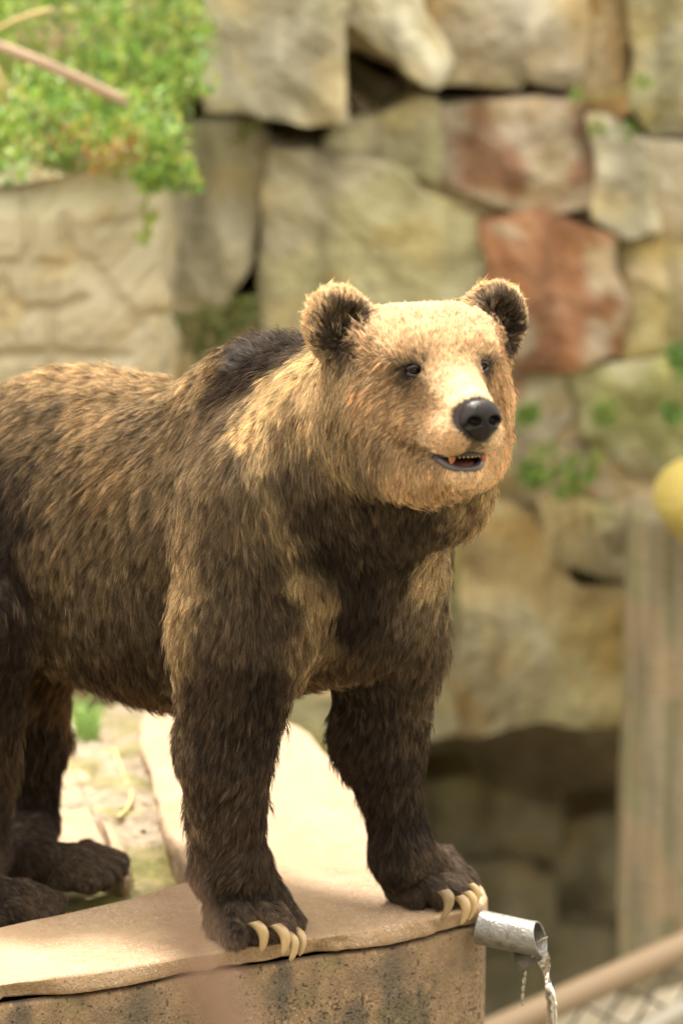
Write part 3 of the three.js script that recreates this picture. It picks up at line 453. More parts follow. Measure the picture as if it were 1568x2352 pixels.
function coat(p, n) {
  p = p.clone().add(V(rr(-.011, .011), rr(-.011, .011), rr(-.011, .011))); let tot = 0; out.dir.set(0, 0, 0); out.mm = out.share = 0; out.hi.fill(0); out.lo.fill(0);
  const jx = (fbm(p.x * 34, p.y * 34, p.z * 34, 2) - 0.5) * 0.03, jy = (fbm(p.x * 34 + 50, p.y * 34, p.z * 34, 2) - 0.5) * 0.03;
  for (const m of marks) {
    const x = p.x + jx - m.p.x, y = p.y + jy - m.p.y, z = p.z - m.p.z, f = 1.6 - 0.6 * (n.x * m.n.x + n.y * m.n.y + n.z * m.n.z), d2 = (x * x + y * y + z * z) * f * f / (m.s * m.s) + 0.00012, w = 1 / (d2 * d2 * d2);
    tot += w; out.dir.addScaledVector(m.dir, w); out.mm += m.mm * w; out.share += m.share * w;
    for (let c = 0; c < 3; c++) { out.hi[c] += m.hi[c] * w; out.lo[c] += m.lo[c] * w; }
  }
  out.mm /= tot; if (out.mm > 26) out.mm = 26 + (out.mm - 26) * .28; out.share /= tot; for (let c = 0; c < 3; c++) { out.hi[c] /= tot; out.lo[c] /= tot; }
  // ears: dark woolly bowl, pale rim, hair standing out from the middle
  const q = Hin(p);
  for (const s of [-1, 1]) {
    const ex = q.x - s * 0.137, ey = q.y - 0.114, r = Math.hypot(ex, ey * 0.95), ez = q.z + 0.045;
    if (r < 0.075 && Math.abs(ez) < 0.05 && q.y > 0.05) {
      const bowl = (1 - sstep(0.036, 0.049, Math.hypot(ex, ey < 0 ? ey * .7 : ey * .95))) * sstep(-0.004, 0.006, ez), w = sstep(0.075, 0.055, r);
      const o = H(ex, ey + 0.03, 0.02 * bowl).sub(HC).normalize();
      out.dir.multiplyScalar(1 / Math.max(out.dir.length(), 1e-9)).lerp(o, w);
      const a = HAIR.gold, b = HAIR.hump, d = HAIR.black, deep = sstep(0.02, -0.025, ey);
      for (let c = 0; c < 3; c++) { const rim = a[0][c] * 1.25, inHi = lerp(b[0][c] * 1.4, d[0][c], deep), inLo = lerp(b[1][c], d[1][c], deep); out.hi[c] = lerp(out.hi[c], lerp(rim, inHi, bowl), w); out.lo[c] = lerp(out.lo[c], lerp(a[1][c] * 1.8, inLo, bowl), w); }
      out.share = lerp(out.share, lerp(0.75, 0.4, bowl), w); out.mm = lerp(out.mm, lerp(19, 20, bowl), w);
    }
  }
  // dark skin round the eyes, dark lips
  for (const e of EYES) { const h = Hin(e), r = Math.hypot((q.x - h.x) * 0.75, (q.y - h.y) * (q.y < h.y ? 0.75 : 1.1), q.z - h.z), w = sstep(0.037, 0.016, r) * .95; for (let c = 0; c < 3; c++) { out.hi[c] = lerp(out.hi[c], [.045, .03, .022][c], w); out.lo[c] = lerp(out.lo[c], 0.015, w); } out.mm = lerp(out.mm, 4, w * w); }
  return out;
}
// skin under the coat
{
  const n = BODY.pos.length / 3, col = new Float32Array(n * 3), nn = bodyGeo.attributes.normal, p = V(), q = V();
  for (let i = 0; i < n; i++) {
    p.fromArray(BODY.pos, i * 3); q.fromBufferAttribute(nn, i); const c = coat(p, q), h = Hin(p);
    const mouth = h.z > 0.10 && Math.hypot((h.x - 0.004) / 0.046, (h.y + 0.090) / 0.022) < 1 || h.z > .196 && h.y > -.055;
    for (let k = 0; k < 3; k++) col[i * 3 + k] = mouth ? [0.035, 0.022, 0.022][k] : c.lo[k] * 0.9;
  }
  bodyGeo.setAttribute('color', new THREE.BufferAttribute(col, 3));
}
const SKIN = mat({ vertexColors: true, roughness: 0.75 });
add('body', bodyGeo, SKIN, bear);

// one lock of hair, unit long along z, unit wide in x, standing up in y
function lock(hairs, gather, curl, width) {
  const parts = [], pos = [], nor = [], col = [], idx = [];
  for (let h = 0; h < hairs; h++) {
    const a = rr(0, 6.283), r = Math.sqrt(rnd()), x0 = Math.cos(a) * r, z0 = Math.sin(a) * r * 0.28, len = rr(0.6, 1.12), g = gather * rr(0.5, 1), lift = rr(0.55, 1.25), bx = rr(-curl, curl), by = rr(-0.12, 0.12), w = width * rr(0.7, 1.3), tone = rr(0.35, 1.75), band = rr(0.48, 0.78), roll = rr(0, 6.28), RINGS = 5, base = pos.length / 3;
    const at = (t) => V(x0 * (1 - g * t) + bx * t * t, -0.06 + lift * (t * 1.0 - 0.62 * t * t) + by * t * t, z0 * (1 - 0.5 * t) + len * t * (0.45 + 0.55 * t));
    for (let s = 0; s <= RINGS; s++) {
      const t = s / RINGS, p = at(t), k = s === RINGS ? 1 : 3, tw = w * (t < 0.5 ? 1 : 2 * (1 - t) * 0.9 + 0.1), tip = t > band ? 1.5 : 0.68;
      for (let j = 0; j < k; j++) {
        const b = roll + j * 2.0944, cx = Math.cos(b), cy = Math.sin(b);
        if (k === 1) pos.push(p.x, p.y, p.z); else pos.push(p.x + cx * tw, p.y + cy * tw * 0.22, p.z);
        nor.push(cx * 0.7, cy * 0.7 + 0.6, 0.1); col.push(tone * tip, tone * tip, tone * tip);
      }
    }
    for (let s = 0; s < RINGS; s++) for (let j = 0; j < 3; j++) {
      const A = base + s * 3 + j, Bq = base + s * 3 + (j + 1) % 3;
      if (s === RINGS - 1) idx.push(A, Bq, base + RINGS * 3); else idx.push(A, Bq, Bq + 3, A, Bq + 3, A + 3);
    }
  }
  const g = geom(pos, idx, col);
  g.setAttribute('normal', new THREE.BufferAttribute(new Float32Array(nor), 3));
  return g;
}
const FUR = new THREE.MeshPhysicalMaterial({ color: 0xffffff, vertexColors: true, roughness: 0.62, specularIntensity: 0.3, transmission: 0.24, thickness: 0, side: THREE.DoubleSide });
const kinds = { body_fur: [], leg_fur: [], head_fur: [] };
{
  const pos = BODY.pos, idx = BODY.idx, n = idx.length / 3, a = V(), b = V(), c = V(), nrm = V(), e1 = V(), e2 = V(), p = V(), side = V(), d = V(), toEye = V();
  for (let f = 0; f < n; f++) {
    a.fromArray(pos, idx[f * 3] * 3); b.fromArray(pos, idx[f * 3 + 1] * 3); c.fromArray(pos, idx[f * 3 + 2] * 3);
    e1.subVectors(b, a); e2.subVectors(c, a); nrm.crossVectors(e1, e2); const area = nrm.length() / 2; if (area < 1e-12) continue; nrm.normalize();
    p.copy(a).add(b).add(c).multiplyScalar(1 / 3);
    const q = Hin(p), inHead = q.z > -0.13 && q.length() < 0.26 && q.y > -0.16;
    // no hair on the nose, the lips, the eyes or the soles
    if (q.z > 0.18 && Math.hypot((q.x - .004) / 0.038, (q.y + 0.016) / 0.034) < 1 && q.z > 0.199 - 0.2 * Math.abs(q.x)) continue;
    if (q.z > 0.10 && Math.hypot((q.x - 0.004) / 0.042, (q.y + 0.090) / 0.018) < 1) continue;
    if (EYES.some((e) => e.distanceTo(p) < 0.0135)) continue;
    if (p.y < 0.012 && nrm.y < -0.3) continue;
    toEye.subVectors(EYE, p).normalize(); const facing = nrm.dot(toEye);
    const ct = coat(p, nrm), mm = p.y < .085 ? (p.x > -.35 ? Math.max(ct.mm * .85, 14) : ct.mm * .8) : ct.mm, rw = clamp(mm * (inHead ? .16 : .125), inHead ? 1.3 : 2.3, 3.7) / 1000, cover = (facing > -0.3 ? 4.6 : 1.5) * (inHead ? 1.15 : 1);
    let want = cover * area / (Math.PI * rw * rw); want = Math.floor(want) + (rnd() < want % 1 ? 1 : 0);
    if (!want) continue;
    const flow = ct.dir.clone().normalize(), hi3 = [...ct.hi], lo3 = [...ct.lo], share = ct.share;
    for (let k = 0; k < want; k++) {
      let u = rnd(), v = rnd(); if (u + v > 1) { u = 1 - u; v = 1 - v; }
      p.copy(a).addScaledVector(e1, u).addScaledVector(e2, v);
      const clump = fbm(p.x * 150, p.y * 90, p.z * 150, 2) - 0.5, broad = fbm(p.x * 14 + 9, p.y * 14, p.z * 14, 2) - 0.5;
      d.copy(flow); d.x += clump * 0.4 + rr(-.26, .26) + broad * .5; d.y += (fbm(p.x * 60 + 31, p.y * 60, p.z * 60, 2) - 0.5) * 0.45 + rr(-.26, .26); d.z += rr(-.26, .26);
      d.addScaledVector(nrm, -d.dot(nrm)).normalize(); side.crossVectors(nrm, d);
      const wild = rnd() < (inHead ? .02 : .05) ? 1 : 0, len = mm / 1000 * rr(0.75, 1.2) * (1 + broad * 0.35) * (1 + wild * .3), up = len * rr(0.6, 1.0) * (inHead ? 0.75 : 0.88) * (1 + clump * 0.8) * (1 + wild * .4) * (p.y < .38 ? .62 + p.y : 1);
      const t0 = clamp(share + clump * .8 + broad * 0.3 + rr(-.27, .27), 0, 1), t = t0 * t0 * (3 - 2 * t0), tint = rr(0.85, 1.15);
      const kind = inHead ? 'head_fur' : p.y < 0.42 && mm < 45 ? 'leg_fur' : 'body_fur';
      const s = rnd() < 0.5 ? -1 : 1;
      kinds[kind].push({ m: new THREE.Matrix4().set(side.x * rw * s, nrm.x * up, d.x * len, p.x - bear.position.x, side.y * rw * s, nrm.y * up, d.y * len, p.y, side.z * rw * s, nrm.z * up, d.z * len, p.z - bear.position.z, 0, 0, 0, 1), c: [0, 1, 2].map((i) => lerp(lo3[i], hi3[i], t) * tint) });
    }
  }
}
let total = 0;
for (const [name, list] of Object.entries(kinds)) {
  const styles = [0, 1, 2, 3].map((i) => lock(name === 'head_fur' ? 14 : 19, [0.3, 0.15, 0.4, 0.22][i], [0.35, 0.55, 0.25, 0.4][i], name === 'head_fur' ? 0.09 : 0.058));
  styles.forEach((g, i) => {
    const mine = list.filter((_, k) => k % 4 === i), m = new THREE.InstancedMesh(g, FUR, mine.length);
    mine.forEach((t, k) => { m.setMatrixAt(k, t.m); m.setColorAt(k, C(...t.c)); });
    m.name = name; m.userData.kind = 'stuff'; m.castShadow = m.receiveShadow = true; bear.add(m); total += mine.length;
  });
}
console.log('locks', total, Object.entries(kinds).map(([k, v]) => k + ' ' + v.length).join(', '));
// ---------------------------------------------------------------- nose, eyes, mouth, claws
{
  const np = [], nc = [], NS = .9, P = (x, y, z) => H(x * .9 + .009, y * .93 - .0105, z + .009);
  const nell = (x, y, z, r, k, list) => ell(P(x, y, z), r.map((v) => v * NS), HL, HU, HF, k, list);
  nell(0, -0.006, 0.214, [0.033, 0.026, 0.024], 0.02, np); nell(0, -0.024, 0.216, [0.020, 0.024, 0.018], 0.016, np); nell(0, 0.010, 0.206, [0.030, 0.016, 0.022], 0.02, np);
  for (const s of [-1, 1]) { nell(s * 0.024, -0.010, 0.214, [0.014, 0.016, 0.019], 0.010, np); nell(s * 0.0195, -0.008, 0.240, [0.0135, 0.0100, 0.025], 0.003, nc); cap(P(s * 0.024, -0.013, 0.238), P(s * 0.036, -0.020, 0.220), 0.006, 0.0045, 0.003, nc); }
  cap(P(0, -0.016, 0.238), P(0, -0.046, 0.234), 0.0022, 0.0022, 0.004, nc);
  const f = (x, y, z) => { let d = 9; for (const p of np) { const e = one(p, x, y, z), h = Math.max(p.k - Math.abs(d - e), 0) / p.k; d = Math.min(d, e) - h * h * p.k * .25; } for (const p of nc) { const e = -one(p, x, y, z), h = Math.max(p.k - Math.abs(d - e), 0) / p.k; d = Math.max(d, e) + h * h * p.k * .25; } return d; };
  const c = P(0, -0.008, 0.212), s = skin(f, c.clone().subScalar(0.05), c.clone().addScalar(0.05), 0.0016);
  const pebble = texture(256, 0.03, (u, v) => { const a = pn(u, v, 26), b = pn(u, v, 60, 4); return [.009 + .006 * b, .007 + .005 * b, .007 + .005 * b, a]; });
  const uv = []; for (let i = 0; i < s.pos.length; i += 3) { const q = Hin(V(s.pos[i], s.pos[i + 1], s.pos[i + 2])); uv.push(q.x, q.y - q.z); }
  add('nose', geom(s.pos, s.idx, null, uv), new THREE.MeshPhysicalMaterial({ map: pebble.map, bumpMap: pebble.bumpMap, bumpScale: .0004, roughness: .3, specularIntensity: .45 }), bear);
}
EYES.forEach((e) => {
  const q = Hin(e), c = H(q.x, q.y, q.z - 0.002), g = new THREE.SphereGeometry(0.0118, 32, 24); g.translate(c.x, c.y, c.z);
  const look = V(0.18, -0.03, 1).normalize(), col = [], p = g.attributes.position; for (let i = 0; i < p.count; i++) { const d = V(p.getX(i) - c.x, p.getY(i) - c.y, p.getZ(i) - c.z).normalize().dot(look); const k = d > .93 ? 0 : d > .62 ? 1 : 2; col.push(...[[.004, .004, .004], [.028, .010, .005], [.012, .008, .007]][k]); }
  g.setAttribute('color', new THREE.BufferAttribute(new Float32Array(col), 3));
  add('eye', g, new THREE.MeshPhysicalMaterial({ vertexColors: true, roughness: 0.16 }), bear);
  // wet rims of the lids, closed round the ball
  const rim = (lift, up) => { const pts = []; for (let i = 0; i <= 24; i++) { const a = (i / 24 * 2 - 1) * 1.15; pts.push(H(q.x + Math.sin(a) * 0.0128, q.y + lift * Math.cos(a) + up, q.z + 0.0015 + Math.cos(a) * 0.0100)); } return new THREE.TubeGeometry(new THREE.CatmullRomCurve3(pts), 30, 0.0032, 8); };
  const lids = mergeGeometries([rim(0.0072, 0), rim(-0.0080, -0.0004)]);
  add('eyelid', lids, mat({ color: C(.012, .009, .008), roughness: .45 }), bear);
});
{ // mouth: lower lip, tongue and teeth
  const mid = (x, y, z) => H(x + 0.004, y - .004, z + .004), lip = [];
  for (let i = 0; i <= 28; i++) { const a = (i / 28 * 2 - 1) * 1.5; lip.push(mid(Math.sin(a) * 0.036, -0.102 + 0.014 * Math.abs(Math.sin(a)) ** 3, 0.125 + Math.cos(a) * 0.050)); }
  add('lower_lip', new THREE.TubeGeometry(new THREE.CatmullRomCurve3(lip), 60, 0.0072, 10), mat({ color: C(.075, .055, .056), roughness: .3 }), bear);
  const up = lip.map((p, i) => { const a = (i / 28 * 2 - 1) * 1.5; return mid(Math.sin(a) * 0.037, -0.0735 - 0.006 * Math.abs(Math.sin(a)) ** 2, 0.136 + Math.cos(a) * 0.052); });
  add('upper_lip', new THREE.TubeGeometry(new THREE.CatmullRomCurve3(up), 60, 0.0042, 10), mat({ color: C(.035, .024, .022), roughness: .4 }), bear);
  const t = new THREE.SphereGeometry(1, 24, 16); t.applyMatrix4(new THREE.Matrix4().makeBasis(HL.clone().multiplyScalar(.026), HU.clone().multiplyScalar(.008), HF.clone().multiplyScalar(.045)).setPosition(mid(0, -0.096, 0.125)));
  add('tongue', t, mat({ color: C(.17, .05, .035), roughness: .35 }), bear);
  const tooth = (x, y, z, r, h, lean, color) => { const g = new THREE.LatheGeometry([[0, -h], [r * .35, -h * .92], [r * .7, -h * .6], [r, -h * .15], [r, h * .2], [r * .6, h * .5]].map(([a, b]) => new THREE.Vector2(a, b)), 12); g.rotateZ(lean); const q = mid(x, y, z); g.translate(q.x, q.y, q.z); add('tooth', g, mat({ color: C(...color), roughness: .3 }), bear); };
  for (let i = 0; i < 6; i++) tooth((i - 2.5) * 0.0068, -0.0755, 0.184 - Math.abs(i - 2.5) * 0.002, 0.0034, 0.0065, 0, [.44, .31, .13]);
  for (const s of [-1, 1]) tooth(s * 0.027, -0.080, 0.172, 0.0062, 0.012, s * .12, [.36, .12, .05]);
}
function claw(a, b, bow, r, color, parent, rot = 0) {
  const N = 14, pos = [], idx = [], len = a.distanceTo(b), t0 = b.clone().sub(a).normalize(), side = V().crossVectors(bow, t0).normalize(), col = [];
  for (let i = 0; i <= N; i++) {
    const t = i / N, p = a.clone().lerp(b, t).addScaledVector(bow, Math.sin(Math.PI * t ** .85) * len * .26), w = r * 1.0 * (1 - .5 * t ** 2) * (t > .9 ? Math.sqrt(Math.max(.04, 1 - ((t - .9) / .1) ** 2)) : 1), h = w * 1.35;
    for (let j = 0; j < 10; j++) { const g = j / 10 * 6.283, c = p.clone().addScaledVector(side, Math.cos(g) * w).addScaledVector(bow, Math.sin(g) * h); pos.push(c.x, c.y, c.z); const k = .8 + .35 * noise(t * 5, Math.cos(g) * 3, a.x * 90), m = lerp(.75, 1, sstep(0, .3, t)); col.push(color[0] * k * m, color[1] * k * m, color[2] * k * m); }
  }
  for (let i = 0; i < N; i++) for (let j = 0; j < 10; j++) { const A = i * 10 + j, Bq = i * 10 + (j + 1) % 10; idx.push(A, Bq, Bq + 10, A, Bq + 10, A + 10); }
  for (let j = 1; j < 9; j++) idx.push(N * 10, N * 10 + j, N * 10 + j + 1);
  add('claw', geom(pos, idx, col), CLAW, parent);
}
const CLAW = new THREE.MeshPhysicalMaterial({ vertexColors: true, roughness: .32, clearcoat: .3, clearcoatRoughness: .3 });
for (const [x0, y0, z0, x1, y1, z1, r] of [[580, 2118, .035, 600, 2189, .045, .0084], [629, 2124, .03, 650, 2196, .05, .0086], [656, 2142, .03, 668, 2208, .05, .0074], [670, 2130, .0, 688, 2196, .03, .007]]) claw(W(x0, y0, z0), W(x1, y1, z1), V(.85, .35, .4).normalize(), r, [.37, .25, .12], bear);
for (const [x0, y0, z0, x1, y1, z1, r, d] of [[1016, 2045, -.14, 1014, 2116, -.13, .0084, .5], [1050, 2058, -.15, 1060, 2124, -.14, .0078, .85], [1068, 2048, -.17, 1076, 2114, -.16, .007, 1], [1078, 2030, -.2, 1088, 2086, -.19, .0055, 1]]) claw(W(x0, y0, z0), W(x1, y1, z1), V(.85, .35, .4).normalize(), r, [.48 * d, .33 * d, .16 * d], bear);
// ---------------------------------------------------------------- metal spout and its water
{
  const a = W(1102, 2130, -.24), axis = V(.885, -.10, .33).normalize(), up = V(0, 1, 0).addScaledVector(axis, -axis.y).normalize(), out2 = V().crossVectors(up, axis), R = .0305, T = .0035, L = .112;
  const basis = new THREE.Matrix4().makeBasis(out2, up, axis).setPosition(a);
  const pipe = group('drain_spout', a.clone()); tag(pipe, 'short dull metal spout pipe in the ledge corner, pouring water', 'pipe');
  const N = 48, pos = [], idx = [], uv = [], rings = [[R, 0], [R, .25], [R, .5], [R, .75], [R, .985], [R - .001, 1], [R - T + .001, 1], [R - T, .985], [R - T, .5], [R - T, 0]];
  rings.forEach(([r, t]) => { for (let j = 0; j <= N; j++) { const g = j / N * 2 * Math.PI, y = Math.sin(g), dent = (fbm(t * 3, Math.cos(g) * 2, y * 2, 2) - .5) * .0022, z = L * t * (1 + (t > .9 ? -y * .10 : 0)); pos.push(Math.cos(g) * (r + dent), y * (r + dent), z); uv.push(g * R, z); } });
  for (let r = 0; r < rings.length - 1; r++) for (let j = 0; j < N; j++) { const A = r * (N + 1) + j; idx.push(A, A + 1, A + N + 2, A, A + N + 2, A + N + 1); }
  const zinc = texture(256, .12, (u, v) => { const a1 = pn(u, v, 8), b = pn(u, v, 34, 4), rust = sstep(.6, .78, pn(u, v, 12, 9)); const k = .75 + .3 * a1 + .3 * b; const q = rust * .55; return [lerp(.25, .19, q) * k, lerp(.24, .14, q) * k, lerp(.225, .10, q) * k, b]; });
  const metal = mapped(zinc, { roughness: .45, metalness: .7 }, .0008);
  add('pipe', geom(pos, idx, null, uv).applyMatrix4(basis), metal, pipe);
  // torn strip of the pipe wall hanging under the mouth
  const f = [], fi = [], fu = []; for (let i = 0; i <= 10; i++) for (let j = 0; j <= 8; j++) for (const s of [0, 1]) { const u = i / 10, v = j / 8, z = L * lerp(.60, 1.06, u), fall = .052 * (1 - u * .86) * Math.min(1, u / .16 + .25) , y = -R + .003 - fall * v * (.25 + .75 * Math.min(1, u * 3)), x = .012 - .018 * v * (1 - u) + s * .003 - .012 * u; f.push(x, y, z); fu.push(z, y); }
  const q = (i, j, s) => (i * 9 + j) * 2 + s; for (let i = 0; i < 10; i++) for (let j = 0; j < 8; j++) { fi.push(q(i, j, 0), q(i + 1, j, 0), q(i + 1, j + 1, 0), q(i, j, 0), q(i + 1, j + 1, 0), q(i, j + 1, 0), q(i, j, 1), q(i + 1, j + 1, 1), q(i + 1, j, 1), q(i, j, 1), q(i, j + 1, 1), q(i + 1, j + 1, 1)); }
  for (let i = 0; i < 10; i++) for (const j of [0, 8]) fi.push(q(i, j, 0), q(i, j, 1), q(i + 1, j, 1), q(i, j, 0), q(i + 1, j, 1), q(i + 1, j, 0));
  for (let j = 0; j < 8; j++) for (const i of [0, 10]) fi.push(q(i, j, 0), q(i, j + 1, 0), q(i, j + 1, 1), q(i, j, 0), q(i, j + 1, 1), q(i, j, 1));
  add('lip_flap', geom(f, fi, null, fu).applyMatrix4(basis), mapped(zinc, { roughness: .7, metalness: .3, color: C(.45, .38, .33) }, .0008), pipe);
  // falling water
  const at = (x, y, z) => V(x, y, z).applyMatrix4(basis), m0 = at(0, -R + .007, L * .97), path = [];
  const px = [[1238, 2186], [1244, 2202], [1250, 2222], [1256, 2248], [1261, 2275], [1265, 2300], [1267, 2325], [1270, 2360], [1273, 2420], [1277, 2520]].map(([x, y]) => W(x, y, m0.z + .01)), wid = [.013, .017, .0185, .0165, .011, .0085, .0085, .0075, .0075, .007];
  const curve = new THREE.CatmullRomCurve3(px), wp = [], wi = [], S = 110, K = 14;
  for (let i = 0; i <= S; i++) { const t = i / S, p = curve.getPoint(t), w0 = wid[Math.min(9, Math.floor(t * 9))], w1 = wid[Math.min(9, Math.floor(t * 9) + 1)], w = lerp(w0, w1, t * 9 % 1), tw = t * 5; for (let j = 0; j < K; j++) { const g = j / K * 6.283, k = w * (.8 + .45 * noise(t * 20, Math.cos(g) * 1.7 + 5, Math.sin(g) * 1.7)), x = Math.cos(g) * k, y = Math.sin(g) * k * lerp(.32, .6, t); wp.push(p.x + x * Math.cos(tw) * 1 - y * Math.sin(tw) * .6, p.y + (noise(t * 20, g, 3) - .5) * .004, p.z + x * Math.sin(tw) * .6 + y); } }
  for (let i = 0; i < S; i++) for (let j = 0; j < K; j++) { const A = i * K + j, Bq = i * K + (j + 1) % K; wi.push(A, Bq, Bq + K, A, Bq + K, A + K); }
  const WATER = new THREE.MeshPhysicalMaterial({ color: 0xffffff, roughness: .02, transmission: 1, thickness: .01, ior: 1.33 });
  const spring = group('water_jet', px[0].clone()); tag(spring, 'thin twisting jet of clear water falling from the mouth of the metal spout', 'water jet');
  add('stream', geom(wp, wi), WATER, spring);
  // drops from the flap
  const drop = new THREE.SphereGeometry(.0034, 14, 12); drop.scale(.8, 1.7, .8); drop.userData.local = true;
  [[1206, 2236], [1203, 2252], [1201, 2270], [1200, 2288], [1199, 2306]].forEach(([x, y], i) => { const d = add('water_drop', drop, WATER); d.position.copy(W(x, y, m0.z - .03)); d.scale.setScalar([.8, 1.1, 1, 1.05, .8][i]); tag(d, ['topmost', 'second', 'middle', 'fourth', 'lowest'][i] + ' clear water drop in the drips under the spout flap', 'water drop', 'drips falling under the spout'); });
  const st = new THREE.TubeGeometry(new THREE.CatmullRomCurve3([W(1226, 2172, m0.z + .008), W(1240, 2160, m0.z + .016), W(1258, 2152, m0.z + .02)]), 8, .0011, 6); tag(add('straw', st, mat({ color: C(.35, .27, .14) })), 'tiny dry straw caught on the mouth of the metal spout', 'straw');
}
// ---------------------------------------------------------------- artificial rock, plants, posts, rail
const leafGeo = (() => { const s = new THREE.Shape(); s.moveTo(0, 0); s.bezierCurveTo(.3, .2, .32, .7, 0, 1); s.bezierCurveTo(-.32, .7, -.3, .2, 0, 0); const g = new THREE.ShapeGeometry(s, 5), p = g.attributes.position; for (let i = 0; i < p.count; i++) p.setZ(i, -.25 * p.getY(i) ** 2 + .6 * p.getX(i) ** 2); g.computeVertexNormals(); return g; })();
const LEAF = new THREE.MeshPhysicalMaterial({ color: 0xffffff, roughness: .75, transmission: .52, thickness: 0, side: THREE.DoubleSide });
function leaves(parent, spots, count, size, tones, spread) {
  const m = new THREE.InstancedMesh(leafGeo, LEAF, count), M = new THREE.Matrix4(), q = new THREE.Quaternion(), o = parent.position;
  for (let i = 0; i < count; i++) {
    const [c, r] = spots[Math.floor(rnd() * spots.length)], d = V(rr(-1, 1), rr(-1, 1), rr(-1, 1)); if (d.length() > 1) d.normalize(); d.multiplyScalar(r); d.y *= spread;
    q.setFromEuler(new THREE.Euler(rr(-1.6, .6), rr(-3, 3), rr(-1.2, 1.2))); const s = size * rr(.6, 1.3), t = tones[Math.floor(rnd() * tones.length)], k = rr(.75, 1.25);
    M.compose(c.clone().add(d).sub(o), q, V(s, s, s)); m.setMatrixAt(i, M); m.setColorAt(i, C(t[0] * k, t[1] * k, t[2] * k));
  }
  m.name = 'foliage'; m.userData.kind = 'stuff'; m.castShadow = m.receiveShadow = true; parent.add(m);
}
const stem = (parent, pts, r, color, name = 'stem') => add(name, new THREE.TubeGeometry(new THREE.CatmullRomCurve3(pts), 24, r, 7), mat({ color: C(...color) }), parent);
{
  const FZ = -2.5, rock = group('artificial_rock', W(160, 860, FZ)); tag(rock, 'pale cast artificial rock block with scored joints, left, under the green bush', 'artificial rock');
  const tl = W(-60, 425, FZ), br = W(332, 1300, FZ), w = br.x - tl.x, h = tl.y - br.y, g = new THREE.BoxGeometry(w, h, .9, 90, 150, 40); g.translate((tl.x + br.x) / 2, (tl.y + br.y) / 2, FZ - .45);
  const grooves = [[[-40, 612], [60, 606], [150, 612], [200, 606]], [[0, 612], [20, 680], [60, 716], [150, 708], [180, 690]], [[150, 500], [160, 580], [215, 640], [255, 720], [290, 765]], [[120, 715], [125, 800], [110, 880]], [[230, 520], [330, 520]], [[260, 740], [330, 742]], [[-40, 820], [120, 812], [260, 830]], [[60, 470], [70, 540], [62, 606]]].map((l) => l.map(([x, y]) => W(x, y, FZ)));
  const p = g.attributes.position, v = V(); for (let i = 0; i < p.count; i++) {
    v.fromBufferAttribute(p, i); let d = 9; for (const l of grooves) for (let k = 0; k < l.length - 1; k++) { const a = l[k], b = l[k + 1], ab = [b.x - a.x, b.y - a.y], t = clamp(((v.x - a.x) * ab[0] + (v.y - a.y) * ab[1]) / (ab[0] ** 2 + ab[1] ** 2), 0, 1); d = Math.min(d, Math.hypot(v.x - a.x - ab[0] * t, v.y - a.y - ab[1] * t)); }
    const n = (fbm(v.x * 6, v.y * 6, v.z * 6, 3) - .5) * .05, edge = Math.min(1, 1);
    if (v.z > FZ - .01) p.setZ(i, v.z + n - .014 * (1 - sstep(.003, .022, d)) + sstep(.08, 0, tl.y - v.y) * -.05);
    if (v.y > tl.y - .01) p.setY(i, v.y + n + (fbm(v.x * 4, v.z * 4, 8, 2) - .5) * .08 + sstep(150, 280, (v.x - tl.x) / w * 392 - 60) * .02);
    { const e = sstep(.16, 0, br.x - v.x), w2 = (fbm(v.y * 3.2, 4, 1, 3) - .5) * .16 + (fbm(v.y * 11, v.z * 6, 7, 2) - .5) * .05; p.setX(i, p.getX(i) + e * w2 + (v.x > br.x - .01 ? n : 0)); p.setZ(i, p.getZ(i) - e * e * .10); }
  }
  g.computeVertexNormals(); const uv = g.attributes.uv; for (let i = 0; i < uv.count; i++) uv.setXY(i, p.getX(i) + p.getZ(i), p.getY(i) + p.getZ(i));
  add('rock_face', g, mapped(ROCK, { color: C(...TONES.fake) }, .006), rock);
  // green bush that grows over it
  const bush = group('green_bush', W(150, 420, FZ - .2)); tag(bush, 'bright yellow-green leafy bush hanging over the artificial rock, top left', 'bush');
  const spots = []; for (let i = 0; i < 150; i++) { const x = rr(-60, 435), top = -60, low = x < 80 ? 425 : x < 250 ? 385 : x < 330 ? 400 : x < 410 ? 400 - (x - 330) * 1.2 : 200, y = rr(top, low - 15); if (x > 330 && y < 40 && rnd() < .6) continue; spots.push([W(x, y, FZ + rr(-.5, .10) - (y < 200 ? .25 : 0)), rr(.025, .085)]); }
  for (let i = 0; i < 10; i++) spots.push([W(rr(330, 425), rr(300, 425), FZ + rr(0, .1)), .035]); 
  leaves(bush, spots, 10500, .023, [[.26, .44, .05], [.34, .50, .07], [.20, .38, .05], [.42, .50, .09], [.48, .50, .10], [.12, .27, .03]], .9);
  const dry = []; for (let i = 0; i < 16; i++) dry.push([W(rr(90, 320), rr(300, 400), FZ + .1), .03]); leaves(bush, dry, 200, .022, [[.42, .26, .06], [.36, .17, .05], [.40, .34, .06]], .8);
  for (const [a, b, c] of [[[-30, 95], [110, 150], [290, 235]], [[-20, 75], [40, 45], [120, 20]], [[-10, 150], [10, 200], [16, 240]]]) stem(bush, [W(...a, FZ + .12), W(...b, FZ + .14), W(...c, FZ + .08)], a[1] === 95 ? .012 : .005, a[1] === 95 ? [.36, .26, .18] : [.45, .34, .16], a[1] === 95 ? 'branch' : 'stem');
  const drip = (name, label, list, n, size, tones) => { const q = group(name, list[0][0].clone()); tag(q, label, 'plant'); leaves(q, list, n, size, tones, 1); stem(q, [list[0][0].clone().add(V(0, .03, -.05)), list[0][0], list[list.length - 1][0]], .003, [.2, .22, .07]); };
  const green = [[.14, .30, .03], [.22, .34, .04], [.30, .32, .06]], Z = WZ + .16;
